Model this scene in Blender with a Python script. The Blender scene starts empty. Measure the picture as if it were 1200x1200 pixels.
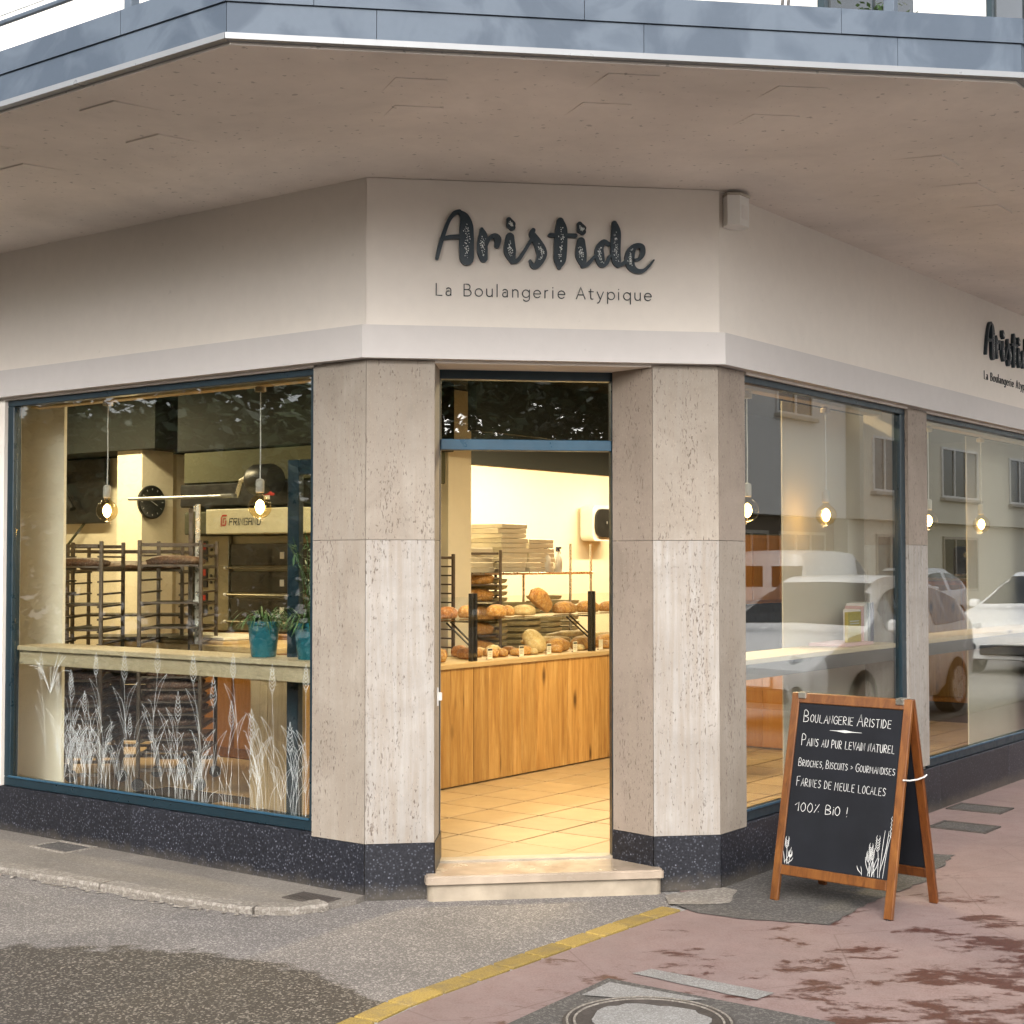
import bpy, bmesh, math, random
from mathutils import Vector, Matrix
random.seed(7)
S = bpy.context.scene
S.render.engine = 'CYCLES'
COL = S.collection
PI = math.pi
rad = math.radians

# ------------------------------------------------------------------ camera
cam_d = bpy.data.cameras.new('camera')
cam_d.sensor_width = 36.0
cam_d.lens = 52.29
cam_d.clip_start = 0.1
cam_d.clip_end = 2000
cam = bpy.data.objects.new('camera', cam_d)
COL.objects.link(cam)
cam.location = (0, 0, 1.63)
cam.rotation_euler = (rad(90 + 1.906), 0, 0)
S.camera = cam
# ------------------------------------------------------------------ world (overcast)
SUN_EL, SUN_AZ = rad(32), rad(188)
world = bpy.data.worlds.new('World')
S.world = world
world.use_nodes = True
wn, wl = world.node_tree.nodes, world.node_tree.links
for n in list(wn): wn.remove(n)
wo = wn.new('ShaderNodeOutputWorld'); wb = wn.new('ShaderNodeBackground')
sky = wn.new('ShaderNodeTexSky'); sky.sky_type = 'NISHITA'; sky.sun_disc = False
sky.sun_elevation = SUN_EL; sky.sun_rotation = SUN_AZ
sky.dust_density = 4.0; sky.air_density = 1.0; sky.altitude = 300
hs = wn.new('ShaderNodeHueSaturation'); hs.inputs['Saturation'].default_value = 0.22
hs.inputs['Value'].default_value = 1.0
wl.new(sky.outputs[0], hs.inputs['Color']); wl.new(hs.outputs[0], wb.inputs['Color'])
wb.inputs['Strength'].default_value = 0.15
wl.new(wb.outputs[0], wo.inputs[0])
# ------------------------------------------------------------------ sun (soft, behind cloud)
sd = bpy.data.lights.new('sun', 'SUN'); sd.energy = 0.7; sd.angle = rad(30); sd.color = (1, 0.95, 0.9)
sun = bpy.data.objects.new('sun', sd); COL.objects.link(sun)
# light comes from behind and to the left of the camera
sun.rotation_euler = (rad(58), 0, rad(-8))
# ------------------------------------------------------------------ exposure
vs = S.view_settings
vs.view_transform = 'Standard'; vs.look = 'None'; vs.exposure = 1.52; vs.gamma = 1.0
vs.use_curve_mapping = False

# ================================================================== frames of the place
# building frame: p along the right-hand front, q along the left-hand front, origin at the missing corner
QX, QY = 0.29197, 6.45453
AR = rad(53.3)
CR, SR = math.cos(AR), math.sin(AR)
def W(p, q, z=0.0):
    return (QX + p * CR - q * SR, QY + p * SR + q * CR, z)
def PQ(x, y):
    dx, dy = x - QX, y - QY
    return dx * CR + dy * SR, -dx * SR + dy * CR
C0 = 1.2483                      # where the cut corner starts on either front
AX, AY = W(0, C0)[:2]            # left end of the cut corner
AC = rad(8.3)
CHW = 1.7654                     # width of the cut corner
def CH(u, v, z=0.0):             # u along the cut corner, v inwards
    return (AX + u * math.cos(AC) - v * math.sin(AC), AY + u * math.sin(AC) + v * math.cos(AC), z)

# ================================================================== materials
MATS = {}
def new_mat(name):
    m = bpy.data.materials.new(name); m.use_nodes = True
    nt = m.node_tree
    b = nt.nodes.get('Principled BSDF')
    MATS[name] = m
    return m, nt, b
def coord(nt, scale=(1, 1, 1), kind='Object'):
    tc = nt.nodes.new('ShaderNodeTexCoord'); mp = nt.nodes.new('ShaderNodeMapping')
    mp.inputs['Scale'].default_value = scale
    if kind == 'World':
        g = nt.nodes.new('ShaderNodeNewGeometry'); nt.links.new(g.outputs['Position'], mp.inputs[0])
    else:
        nt.links.new(tc.outputs[kind], mp.inputs[0])
    return mp.outputs[0]
def noise(nt, vec, scale, detail=4, rough=0.55, dist=0.0):
    n = nt.nodes.new('ShaderNodeTexNoise'); n.inputs['Scale'].default_value = scale
    n.inputs['Detail'].default_value = detail; n.inputs['Roughness'].default_value = rough
    n.inputs['Distortion'].default_value = dist
    nt.links.new(vec, n.inputs['Vector']); return n.outputs['Fac']
def voro(nt, vec, scale, out='Distance', feature='F1'):
    n = nt.nodes.new('ShaderNodeTexVoronoi'); n.inputs['Scale'].default_value = scale; n.feature = feature
    nt.links.new(vec, n.inputs['Vector']); return n.outputs[out]
def ramp(nt, fac, stops, interp='LINEAR'):
    r = nt.nodes.new('ShaderNodeValToRGB'); r.color_ramp.interpolation = interp
    e = r.color_ramp.elements
    while len(e) < len(stops): e.new(0.5)
    for i, (pos, c) in enumerate(stops):
        e[i].position = pos
        e[i].color = (c, c, c, 1) if isinstance(c, (int, float)) else (c[0], c[1], c[2], 1)
    nt.links.new(fac, r.inputs[0]); return r.outputs[0]
def mix(nt, fac, a, b, mode='MIX'):
    m = nt.nodes.new('ShaderNodeMix'); m.data_type = 'RGBA'; m.blend_type = mode
    for k, v in ((0, fac), (6, a), (7, b)):
        if isinstance(v, (int, float)): m.inputs[k].default_value = v
        elif isinstance(v, tuple): m.inputs[k].default_value = (v[0], v[1], v[2], 1)
        else: nt.links.new(v, m.inputs[k])
    return m.outputs[2]
def math_n(nt, op, a, b=0.0):
    m = nt.nodes.new('ShaderNodeMath'); m.operation = op
    for k, v in ((0, a), (1, b)):
        if isinstance(v, (int, float)): m.inputs[k].default_value = v
        else: nt.links.new(v, m.inputs[k])
    return m.outputs[0]
def bump(nt, b, h, strength=0.3, dist=0.01):
    bp = nt.nodes.new('ShaderNodeBump'); bp.inputs['Strength'].default_value = strength
    bp.inputs['Distance'].default_value = dist
    nt.links.new(h, bp.inputs['Height']); nt.links.new(bp.outputs[0], b.inputs['Normal'])
def put(nt, b, sock, v):
    if isinstance(v, (int, float)): b.inputs[sock].default_value = v
    elif isinstance(v, tuple): b.inputs[sock].default_value = (v[0], v[1], v[2], 1)
    else: nt.links.new(v, b.inputs[sock])

def plain(name, col, rough=0.6, metal=0.0, var=0.12, scale=6.0, bmp=0.0, bscale=60, spec=0.5):
    m, nt, b = new_mat(name)
    v = coord(nt)
    f = noise(nt, v, scale, 5, 0.6)
    c0 = tuple(c * (1 - var) for c in col); c1 = tuple(min(1, c * (1 + var)) for c in col)
    put(nt, b, 'Base Color', ramp(nt, f, [(0.3, c0), (0.7, c1)]))
    r = noise(nt, v, scale * 2.3, 3)
    put(nt, b, 'Roughness', ramp(nt, r, [(0.3, max(0, rough - 0.08)), (0.7, min(1, rough + 0.08))]))
    b.inputs['Metallic'].default_value = metal
    b.inputs['Specular IOR Level'].default_value = spec
    if bmp: bump(nt, b, noise(nt, v, bscale, 4), bmp, 0.004)
    return m
def emis(name, col, st):
    m, nt, b = new_mat(name)
    put(nt, b, 'Base Color', col); b.inputs['Emission Color'].default_value = (*col, 1)
    b.inputs['Emission Strength'].default_value = st
    return m
def wood(name, c0, c1, c2, axis='Z', scale=3.0, rough=0.45, knots=True):
    m, nt, b = new_mat(name)
    st = {'Z': (1, 1, 0.08), 'X': (0.08, 1, 1), 'Y': (1, 0.08, 1)}[axis]
    oi = nt.nodes.new('ShaderNodeObjectInfo')
    v = coord(nt, st)
    va = nt.nodes.new('ShaderNodeVectorMath'); va.operation = 'ADD'
    cb = nt.nodes.new('ShaderNodeCombineXYZ')
    rr = math_n(nt, 'MULTIPLY', oi.outputs['Random'], 37.0)
    for i in range(3): nt.links.new(rr, cb.inputs[i])
    nt.links.new(v, va.inputs[0]); nt.links.new(cb.outputs[0], va.inputs[1])
    v = va.outputs[0]
    f = noise(nt, v, scale * 9, 6, 0.6, 0.6)
    g = noise(nt, v, scale * 60, 3, 0.6)
    base = ramp(nt, f, [(0.25, c0), (0.5, c1), (0.75, c2)])
    base = mix(nt, 0.35, base, ramp(nt, g, [(0.3, 0.55), (0.7, 1.0)]), 'MULTIPLY')
    tint = ramp(nt, oi.outputs['Random'], [(0, 0.66), (1, 1.0)])
    base = mix(nt, 1.0, base, tint, 'MULTIPLY')
    if knots:
        vk = coord(nt, tuple(0.35 if s < 1 else 1 for s in st))
        va2 = nt.nodes.new('ShaderNodeVectorMath'); va2.operation = 'ADD'
        nt.links.new(vk, va2.inputs[0]); nt.links.new(cb.outputs[0], va2.inputs[1])
        k = voro(nt, va2.outputs[0], 5.0)
        km = ramp(nt, k, [(0.04, 0.0), (0.15, 1.0)])
        base = mix(nt, km, tuple(c * 0.28 for c in c0), base)
    put(nt, b, 'Base Color', base)
    put(nt, b, 'Roughness', rough)
    bump(nt, b, f, 0.12, 0.004)
    return m

# plaster & paint
def plaster(name, col, dirt=0.25, rough=0.85):
    m, nt, b = new_mat(name)
    v = coord(nt, kind='World')
    big = noise(nt, v, 0.9, 5, 0.6, 0.3); fine = noise(nt, v, 14, 4)
    base = mix(nt, ramp(nt, big, [(0.3, 0.0), (0.75, 1.0)]), col, tuple(c * (1 - dirt * 0.5) for c in col))
    sp = noise(nt, v, 26, 3, 0.5)
    base = mix(nt, ramp(nt, sp, [(0.655 if dirt > .4 else .71, 0.0), (0.70 if dirt > .4 else .76, dirt)]), base, tuple(c * 0.35 for c in col))
    base = mix(nt, 0.12, base, ramp(nt, fine, [(0.3, 0.7), (0.7, 1.0)]), 'MULTIPLY')
    put(nt, b, 'Base Color', base); put(nt, b, 'Roughness', rough)
    b.inputs['Specular IOR Level'].default_value = 0.3
    bump(nt, b, noise(nt, v, 40, 4), 0.15, 0.004)
    return m
plaster('fascia', (0.76, 0.70, 0.63), 0.14)
plaster('soffit', (0.86, 0.785, 0.715), 0.6)
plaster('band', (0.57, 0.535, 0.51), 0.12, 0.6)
plaster('white_wall', (0.78, 0.75, 0.70), 0.10)
plaster('inner_wall', (0.80, 0.74, 0.60), 0.05)
plaster('beige_wall', (0.60, 0.53, 0.42), 0.05)
plaster('ceiling_black', (0.014, 0.016, 0.015), 0.0)
plaster('olive_wall', (0.075, 0.075, 0.045), 0.05)
plaster('grey_wall', (0.20, 0.23, 0.23), 0.2)
plaster('concrete', (0.34, 0.32, 0.28), 0.6)
# travertine
def travertine(name, light, mid):
    m, nt, b = new_mat(name)
    oi = nt.nodes.new('ShaderNodeObjectInfo')
    cb = nt.nodes.new('ShaderNodeCombineXYZ'); rr = math_n(nt, 'MULTIPLY', oi.outputs['Random'], 23.0)
    for i in range(3): nt.links.new(rr, cb.inputs[i])
    def off(v):
        a = nt.nodes.new('ShaderNodeVectorMath'); a.operation = 'ADD'
        nt.links.new(v, a.inputs[0]); nt.links.new(cb.outputs[0], a.inputs[1]); return a.outputs[0]
    v = off(coord(nt, (1, 1, 1))); vz = off(coord(nt, (1, 1, 0.16))); vl = off(coord(nt, (1, 1, 0.05)))
    cloud = noise(nt, v, 3.2, 6, 0.62, 0.8)
    veins = noise(nt, vl, 34, 6, 0.68, 0.3)
    base = mix(nt, ramp(nt, cloud, [(0.32, 0.0), (0.68, 1.0)]), light, mid)
    base = mix(nt, ramp(nt, veins, [(0.40, 0.0), (0.64, 0.7)]), base, (0.25, 0.205, 0.16))
    # pits: small vertical holes gathered in vertical streaks
    pit = noise(nt, off(coord(nt, (1, 1, 0.28))), 150, 2, 0.55, 0.4)
    streak = noise(nt, vz, 11, 5, 0.75, 0.4)
    pm = math_n(nt, 'ADD', math_n(nt, 'MULTIPLY', pit, 1.0), math_n(nt, 'MULTIPLY', streak, 0.55))
    pits = ramp(nt, pm, [(0.90, 0.0), (0.985, 1.0)])
    base = mix(nt, math_n(nt, 'MULTIPLY', pits, 0.85), base, (0.11, 0.08, 0.06))
    sp = noise(nt, off(coord(nt, (1, 1, 0.6))), 150, 2)
    base = mix(nt, ramp(nt, sp, [(0.6, 0.0), (0.75, 0.35)]), base, (0.42, 0.34, 0.27))
    put(nt, b, 'Base Color', base); put(nt, b, 'Roughness', 0.7)
    bump(nt, b, math_n(nt, 'SUBTRACT', math_n(nt, 'MULTIPLY', cloud, 0.2), pits), 0.5, 0.004)
    return m
travertine('travertine_tan', (0.315, 0.275, 0.228), (0.225, 0.19, 0.152))
travertine('travertine_pale', (0.36, 0.335, 0.305), (0.265, 0.243, 0.217))
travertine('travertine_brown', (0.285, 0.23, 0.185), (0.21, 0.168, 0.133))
# speckled dark terrazzo plinth
def granite(name, a, c, fleck):
    m, nt, b = new_mat(name)
    v = coord(nt, kind='World')
    f1 = noise(nt, v, 90, 3, 0.6); f2 = voro(nt, v, 62); f3 = voro(nt, v, 26); cl = noise(nt, v, 3, 3)
    base = mix(nt, ramp(nt, f1, [(0.35, 0.0), (0.7, 1.0)]), a, c)
    base = mix(nt, ramp(nt, f2, [(0.16, 0.9), (0.36, 0.0)]), base, fleck)
    base = mix(nt, ramp(nt, f3, [(0.08, 0.9), (0.13, 0.0)]), base, tuple(min(1, x * 2.0) for x in fleck))
    base = mix(nt, 0.5, base, ramp(nt, cl, [(0.3, 0.55), (0.7, 1.0)]), 'MULTIPLY')
    oi = nt.nodes.new('ShaderNodeObjectInfo')
    base = mix(nt, 1.0, base, ramp(nt, oi.outputs['Random'], [(0, 0.7), (1, 1.0)]), 'MULTIPLY')
    # splashed dirt near the pavement
    g_ = nt.nodes.new('ShaderNodeNewGeometry'); sp = nt.nodes.new('ShaderNodeSeparateXYZ'); nt.links.new(g_.outputs['Position'], sp.inputs[0])
    hgt = math_n(nt, 'ADD', math_n(nt, 'MULTIPLY', sp.outputs[2], 5.0), math_n(nt, 'MULTIPLY', noise(nt, v, 9, 5, .7), 0.7))
    base = mix(nt, ramp(nt, hgt, [(0.38, 0.55), (0.75, 0.0)]), base, (0.10, 0.085, 0.065))
    put(nt, b, 'Base Color', base); put(nt, b, 'Roughness', 0.38)
    return m
granite('terrazzo', (0.007, 0.008, 0.012), (0.026, 0.028, 0.038), (0.11, 0.115, 0.14))
# ground
def asphalt(name, dark, light, stone, wet=0.0, scale=1.0):
    m, nt, b = new_mat(name)
    v = coord(nt, kind='World')
    f = noise(nt, v, 130 * scale, 3, 0.7); s = voro(nt, v, 85 * scale, 'Color'); big = noise(nt, v, 1.3, 5, 0.65, 0.4)
    sc = nt.nodes.new('ShaderNodeSeparateColor'); nt.links.new(s, sc.inputs[0])
    base = mix(nt, ramp(nt, f, [(0.35, 0.0), (0.65, 1.0)]), dark, light)
    base = mix(nt, ramp(nt, sc.outputs[0], [(0.66, 0.0), (0.85, 0.8)]), base, stone)
    base = mix(nt, 0.75, base, ramp(nt, big, [(0.28, 0.60), (0.72, 1.0)]), 'MULTIPLY')
    blot = noise(nt, v, 5.2, 5, 0.7, 0.9)
    base = mix(nt, ramp(nt, blot, [(0.66, 0.0), (0.74, 0.5)]), base, tuple(c * 0.4 for c in dark))
    put(nt, b, 'Base Color', base)
    put(nt, b, 'Roughness', ramp(nt, big, [(0.35, 0.85 - wet), (0.65, 0.95 - wet * 0.3)]))
    bump(nt, b, f, 0.5, 0.006)
    return m
asphalt('asphalt_dry', (0.15, 0.135, 0.122), (0.35, 0.32, 0.295), (0.50, 0.46, 0.425), 0.0, 1.5)
asphalt('asphalt_wet', (0.022, 0.017, 0.013), (0.085, 0.070, 0.056), (0.26, 0.235, 0.20), 0.3, 1.15)
asphalt('asphalt_patch', (0.05, 0.045, 0.04), (0.11, 0.10, 0.09), (0.17, 0.155, 0.14), 0.15, 1.3)
asphalt('road', (0.17, 0.16, 0.15), (0.32, 0.30, 0.28), (0.42, 0.40, 0.37))
def stained_asphalt(name):
    m, nt, b = new_mat(name)
    v = coord(nt, kind='World')
    f = noise(nt, v, 190, 3, 0.7); s1 = voro(nt, v, 150, 'Color'); s2 = voro(nt, v, 130, 'Color'); big = noise(nt, v, 1.3, 5, 0.65, 0.4); mid = noise(nt, v, 7, 6, 0.7, 0.6)
    sc = nt.nodes.new('ShaderNodeSeparateColor'); nt.links.new(s1, sc.inputs[0])
    sd2 = nt.nodes.new('ShaderNodeSeparateColor'); nt.links.new(s2, sd2.inputs[0])
    dry = mix(nt, ramp(nt, f, [(0.35, 0.0), (0.65, 1.0)]), (0.090, 0.080, 0.073), (0.24, 0.218, 0.200))
    dry = mix(nt, ramp(nt, sc.outputs[0], [(0.70, 0.0), (0.9, 0.75)]), dry, (0.44, 0.40, 0.365))
    dry = mix(nt, 0.8, dry, ramp(nt, big, [(0.28, 0.62), (0.72, 1.0)]), 'MULTIPLY')
    dry = mix(nt, ramp(nt, mid, [(0.60, 0.0), (0.74, 0.55)]), dry, (0.085, 0.07, 0.058))
    wet = mix(nt, ramp(nt, f, [(0.35, 0.0), (0.7, 1.0)]), (0.016, 0.012, 0.010), (0.055, 0.044, 0.036))
    wet = mix(nt, ramp(nt, sd2.outputs[0], [(0.72, 0.0), (1.0, 0.9)]), wet, (0.34, 0.30, 0.25))
    wet = mix(nt, 0.7, wet, ramp(nt, mid, [(0.3, 0.55), (0.7, 1.0)]), 'MULTIPLY')
    g_ = nt.nodes.new('ShaderNodeNewGeometry'); sp = nt.nodes.new('ShaderNodeSeparateXYZ'); nt.links.new(g_.outputs['Position'], sp.inputs[0])
    ex = math_n(nt, 'POWER', 2.71828, math_n(nt, 'MULTIPLY', math_n(nt, 'ADD', sp.outputs[0], 0.45), 2.2))
    edge_ = math_n(nt, 'SUBTRACT', 6.40, math_n(nt, 'MULTIPLY', ex, 0.9))
    d = math_n(nt, 'SUBTRACT', edge_, sp.outputs[1])
    wob = math_n(nt, 'MULTIPLY', math_n(nt, 'SUBTRACT', noise(nt, v, 5, 7, 0.75, 0.3), 0.5), 0.62)
    msk = ramp(nt, math_n(nt, 'ADD', math_n(nt, 'ADD', d, wob), 0.5), [(0.485, 0.0), (0.525, 0.95)])
    put(nt, b, 'Base Color', mix(nt, msk, dry, wet))
    put(nt, b, 'Roughness', mix(nt, msk, (0.92, 0.92, 0.92), (0.6, 0.6, 0.6)))
    bump(nt, b, f, 0.5, 0.006)
stained_asphalt('asphalt_stained')
def pavement(name):
    m, nt, b = new_mat(name)
    v = coord(nt, kind='World')
    f = noise(nt, v, 120, 3, 0.7); big = noise(nt, v, 1.6, 5, 0.65, 0.4); mid = noise(nt, v, 9, 5, 0.65, 0.5)
    base = mix(nt, ramp(nt, f, [(0.35, 0.0), (0.65, 1.0)]), (0.175, 0.112, 0.100), (0.255, 0.172, 0.155))
    base = mix(nt, ramp(nt, mid, [(0.3, 0.0), (0.7, 0.8)]), base, (0.25, 0.185, 0.168))
    base = mix(nt, 0.7, base, ramp(nt, big, [(0.28, 0.68), (0.72, 1.0)]), 'MULTIPLY')
    # worn patches where the dark red binder shows, streaked along the walking line
    tc = nt.nodes.new('ShaderNodeNewGeometry'); mp = nt.nodes.new('ShaderNodeMapping')
    mp.inputs['Scale'].default_value = (1.0, 1.7, 1); mp.inputs['Rotation'].default_value = (0, 0, rad(-12))
    nt.links.new(tc.outputs['Position'], mp.inputs[0])
    w1 = noise(nt, mp.outputs[0], 2.7, 9, 0.74, 0.25)
    sep = nt.nodes.new('ShaderNodeSeparateXYZ'); nt.links.new(tc.outputs['Position'], sep.inputs[0])
    # wear fades away from the crossing (y about 5.2) towards the shop
    yy = math_n(nt, 'MULTIPLY', math_n(nt, 'SUBTRACT', sep.outputs[1], 5.3), 0.055)
    xx = math_n(nt, 'MULTIPLY', math_n(nt, 'SUBTRACT', 1.6, sep.outputs[0]), 0.045)
    w = math_n(nt, 'SUBTRACT', w1, math_n(nt, 'ADD', math_n(nt, 'MAXIMUM', yy, -0.01), math_n(nt, 'MAXIMUM', xx, -0.02)))
    wm = ramp(nt, w, [(0.478, 0.0), (0.525, 0.95)])
    red = mix(nt, ramp(nt, f, [(0.35, 0.0), (0.7, 1.0)]), (0.036, 0.009, 0.005), (0.088, 0.023, 0.014))
    base = mix(nt, wm, base, red)
    cr = voro(nt, coord(nt, kind='World'), 0.9, 'Distance', 'DISTANCE_TO_EDGE')
    base = mix(nt, ramp(nt, cr, [(0.0, 0.5), (0.0035, 0.0)]), base, (0.10, 0.06, 0.05))
    put(nt, b, 'Base Color', base)
    put(nt, b, 'Roughness', mix(nt, wm, (0.85, 0.85, 0.85), (0.55, 0.55, 0.55)))
    bump(nt, b, math_n(nt, 'SUBTRACT', math_n(nt, 'MULTIPLY', f, 0.5), wm), 0.35, 0.004)
    return m
pavement('pink_paving')
asphalt('kerb_stone', (0.17, 0.148, 0.12), (0.29, 0.255, 0.215), (0.37, 0.335, 0.29), 0.1)
asphalt('sidewalk', (0.145, 0.125, 0.103), (0.24, 0.213, 0.183), (0.27, 0.243, 0.21), 0.35, 1.4)
asphalt('white_paint', (0.17, 0.16, 0.145), (0.33, 0.315, 0.295), (0.38, 0.37, 0.35), 0.0, 2.2)
def bricks(name):
    m, nt, b = new_mat(name)
    oi = nt.nodes.new('ShaderNodeObjectInfo'); v = coord(nt, kind='World')
    f = noise(nt, v, 160, 3, 0.7); c = noise(nt, v, 9, 5, 0.7, .5)
    base = mix(nt, ramp(nt, f, [(0.35, 0.0), (0.65, 1.0)]), (0.27, 0.175, 0.035), (0.43, 0.30, 0.075))
    base = mix(nt, ramp(nt, c, [(0.5, 0.0), (0.68, 0.65)]), base, (0.20, 0.15, 0.08))
    base = mix(nt, 1.0, base, ramp(nt, oi.outputs['Random'], [(0, 0.62), (1, 1.0)]), 'MULTIPLY')
    put(nt, b, 'Base Color', base); put(nt, b, 'Roughness', .85); bump(nt, b, f, .5, .004)
bricks('yellow_brick')
plain('marble', (0.34, 0.285, 0.215), 0.4, 0, 0.25, 5, 0.2, 90)
plain('marble_top', (0.34, 0.275, 0.21), 0.22, 0, 0.25, 4, 0.1, 60)
plain('iron', (0.055, 0.045, 0.038), 0.75, 0.1, 0.3, 20, 0.5, 120)
plain('grate_fill', (0.16, 0.13, 0.09), 0.9, 0, 0.6, 90, 0.8, 120)
# paints / metals
plain('blue_frame', (0.007, 0.021, 0.030), 0.35, 0, 0.1, 8)
plain('blue_bar', (0.020, 0.065, 0.105), 0.35, 0, 0.1, 8)
def zinc(name):
    m, nt, b = new_mat(name)
    v = coord(nt, kind='World')
    a = noise(nt, v, 2.6, 4, 0.5, 1.2); c = noise(nt, v, 40, 3)
    base = mix(nt, ramp(nt, a, [(0.42, 0.0), (0.50, 0.5), (0.56, 1.0)]), (0.058, 0.076, 0.102), (0.088, 0.110, 0.140))
    put(nt, b, 'Base Color', mix(nt, 0.15, base, ramp(nt, c, [(0.3, 0.7), (0.7, 1.0)]), 'MULTIPLY'))
    put(nt, b, 'Roughness', 0.65); b.inputs['Specular IOR Level'].default_value = 0.3
zinc('zinc')
plain('zinc_edge', (0.20, 0.205, 0.21), 0.35, 0.2, 0.05)
plain('dark_steel', (0.03, 0.028, 0.026), 0.35, 0.4, 0.2, 20)
plain('rack_steel', (0.13, 0.10, 0.075), 0.4, 0.7, 0.2, 20)
plain('stainless', (0.50, 0.47, 0.40), 0.3, 0.85, 0.15, 8)
plain('oven_steel', (0.30, 0.265, 0.175), 0.38, 0.5, 0.15, 6)
plain('oven_glass', (0.035, 0.028, 0.018), 0.12, 0.0, 0.2, 6)
plain('hood_cream', (0.62, 0.58, 0.42), 0.45, 0, 0.08)
plain('black', (0.012, 0.012, 0.013), 0.4, 0, 0.2)
plain('ink', (0.018, 0.022, 0.026), 0.5, 0, 0.2)
plain('sign_navy', (0.012, 0.026, 0.038), 0.45, 0, 0.2)
plain('white_plastic', (0.74, 0.72, 0.68), 0.4, 0, 0.05)
plain('cream_paper', (0.78, 0.72, 0.58), 0.8, 0, 0.06)
plain('red', (0.45, 0.03, 0.02), 0.5)
plain('red_led', (0.35, 0.02, 0.01), 0.4)
plain('chalk', (0.50, 0.50, 0.48), 0.95, 0, 0.15, 120)
plain('decal_white', (0.80, 0.84, 0.82), 0.8, 0, 0.05)
plain('blackboard', (0.007, 0.008, 0.011), 0.6, 0, 0.35, 3, spec=0.25)
plain('teal_pot', (0.02, 0.15, 0.19), 0.28, 0, 0.08)
plain('soil', (0.03, 0.02, 0.015), 0.95)
plain('leaf_green', (0.045, 0.10, 0.025), 0.5, 0, 0.45, 30)
plain('banneton', (0.44, 0.38, 0.22), 0.7, 0, 0.2, 30, 0.3, 200)
plain('floor_grout', (0.035, 0.02, 0.01), 0.95)
plain('book_yellow', (0.40, 0.30, 0.03), 0.5)
plain('book_white', (0.70, 0.66, 0.62), 0.6)
plain('book_pink', (0.62, 0.40, 0.38), 0.6)
plain('book_grey', (0.30, 0.31, 0.32), 0.6)
plain('book_navy', (0.05, 0.06, 0.11), 0.6)
plain('milky', (0.70, 0.74, 0.74), 0.3, 0, 0.03)
plain('olive_cloth', (0.22, 0.18, 0.11), 0.9)
plain('brown_wall', (0.14, 0.10, 0.07), 0.8)
plain('cord', (0.62, 0.60, 0.56), 0.6)
plain('concrete_cap', (0.45, 0.40, 0.33), 0.7, 0, 0.1)
plain('car_white', (0.75, 0.75, 0.74), 0.22, 0, 0.03, 3)
plain('car_dark', (0.035, 0.04, 0.05), 0.2, 0.2, 0.1, 3)
plain('car_red', (0.15, 0.02, 0.02), 0.22, 0.1, 0.1, 3)
plain('tyre', (0.02, 0.02, 0.02), 0.85)
plain('car_glass', (0.02, 0.025, 0.028), 0.06, 0, 0.1)
plain('lamp_lens', (0.6, 0.62, 0.62), 0.15, 0.3, 0.1, 30)
plain('bark', (0.07, 0.05, 0.035), 0.9, 0, 0.3, 12, 0.6, 40)
plain('foliage', (0.035, 0.055, 0.02), 0.6, 0, 0.5, 3)
plain('foliage_light', (0.07, 0.10, 0.035), 0.6, 0, 0.5, 3)
def tiles(name):
    m, nt, b = new_mat(name)
    oi = nt.nodes.new('ShaderNodeObjectInfo')
    v = coord(nt, kind='World'); f = noise(nt, v, 5, 5, 0.6); g = noise(nt, v, 60, 3)
    base = mix(nt, ramp(nt, f, [(0.3, 0.0), (0.7, 1.0)]), (0.36, 0.24, 0.115), (0.45, 0.31, 0.155))
    base = mix(nt, 1.0, base, ramp(nt, oi.outputs['Random'], [(0, 0.84), (1, 1.0)]), 'MULTIPLY')
    put(nt, b, 'Base Color', mix(nt, 0.2, base, ramp(nt, g, [(0.3, 0.7), (0.7, 1.0)]), 'MULTIPLY'))
    put(nt, b, 'Roughness', 0.5)
tiles('floor_tile')
def bread(name, c0, c1, flour):
    m, nt, b = new_mat(name)
    oi = nt.nodes.new('ShaderNodeObjectInfo')
    v = coord(nt); f = noise(nt, v, 26, 6, 0.7, 0.6); g = noise(nt, v, 70, 3)
    base = mix(nt, ramp(nt, f, [(0.35, 0.0), (0.65, 1.0)]), c0, c1)
    base = mix(nt, ramp(nt, g, [(0.5, 0.0), (0.72, flour)]), base, (0.80, 0.70, 0.50))
    base = mix(nt, 1.0, base, ramp(nt, oi.outputs['Random'], [(0, 0.75), (1, 1.0)]), 'MULTIPLY')
    put(nt, b, 'Base Color', base); put(nt, b, 'Roughness', 0.6)
    bump(nt, b, f, 0.5, 0.01)
bread('crust_gold', (0.34, 0.12, 0.022), (0.74, 0.40, 0.10), 0.5)
bread('crust_brown', (0.20, 0.055, 0.012), (0.55, 0.22, 0.05), 0.3)
bread('crust_dark', (0.06, 0.026, 0.014), (0.17, 0.075, 0.035), 0.25)
bread('crust_pale', (0.55, 0.36, 0.13), (0.78, 0.60, 0.30), 0.8)
wood('counter_wood', (0.34, 0.155, 0.035), (0.55, 0.30, 0.085), (0.72, 0.45, 0.16))
wood('counter_top', (0.55, 0.36, 0.15), (0.66, 0.46, 0.22), (0.72, 0.54, 0.28), 'X')
wood('shelf_wood', (0.50, 0.38, 0.22), (0.60, 0.48, 0.30), (0.66, 0.55, 0.36), 'Y', knots=False)
wood('shelf_wood_x', (0.50, 0.38, 0.22), (0.60, 0.48, 0.30), (0.66, 0.55, 0.36), 'X', knots=False)
wood('orange_wood', (0.50, 0.19, 0.035), (0.60, 0.26, 0.06), (0.66, 0.32, 0.09), knots=False)
wood('pine', (0.44, 0.30, 0.15), (0.52, 0.38, 0.20), (0.58, 0.44, 0.25))
wood('frame_wood', (0.11, 0.036, 0.009), (0.20, 0.072, 0.017), (0.30, 0.120, 0.028), 'Z', 4, 0.3, knots=False)
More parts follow.
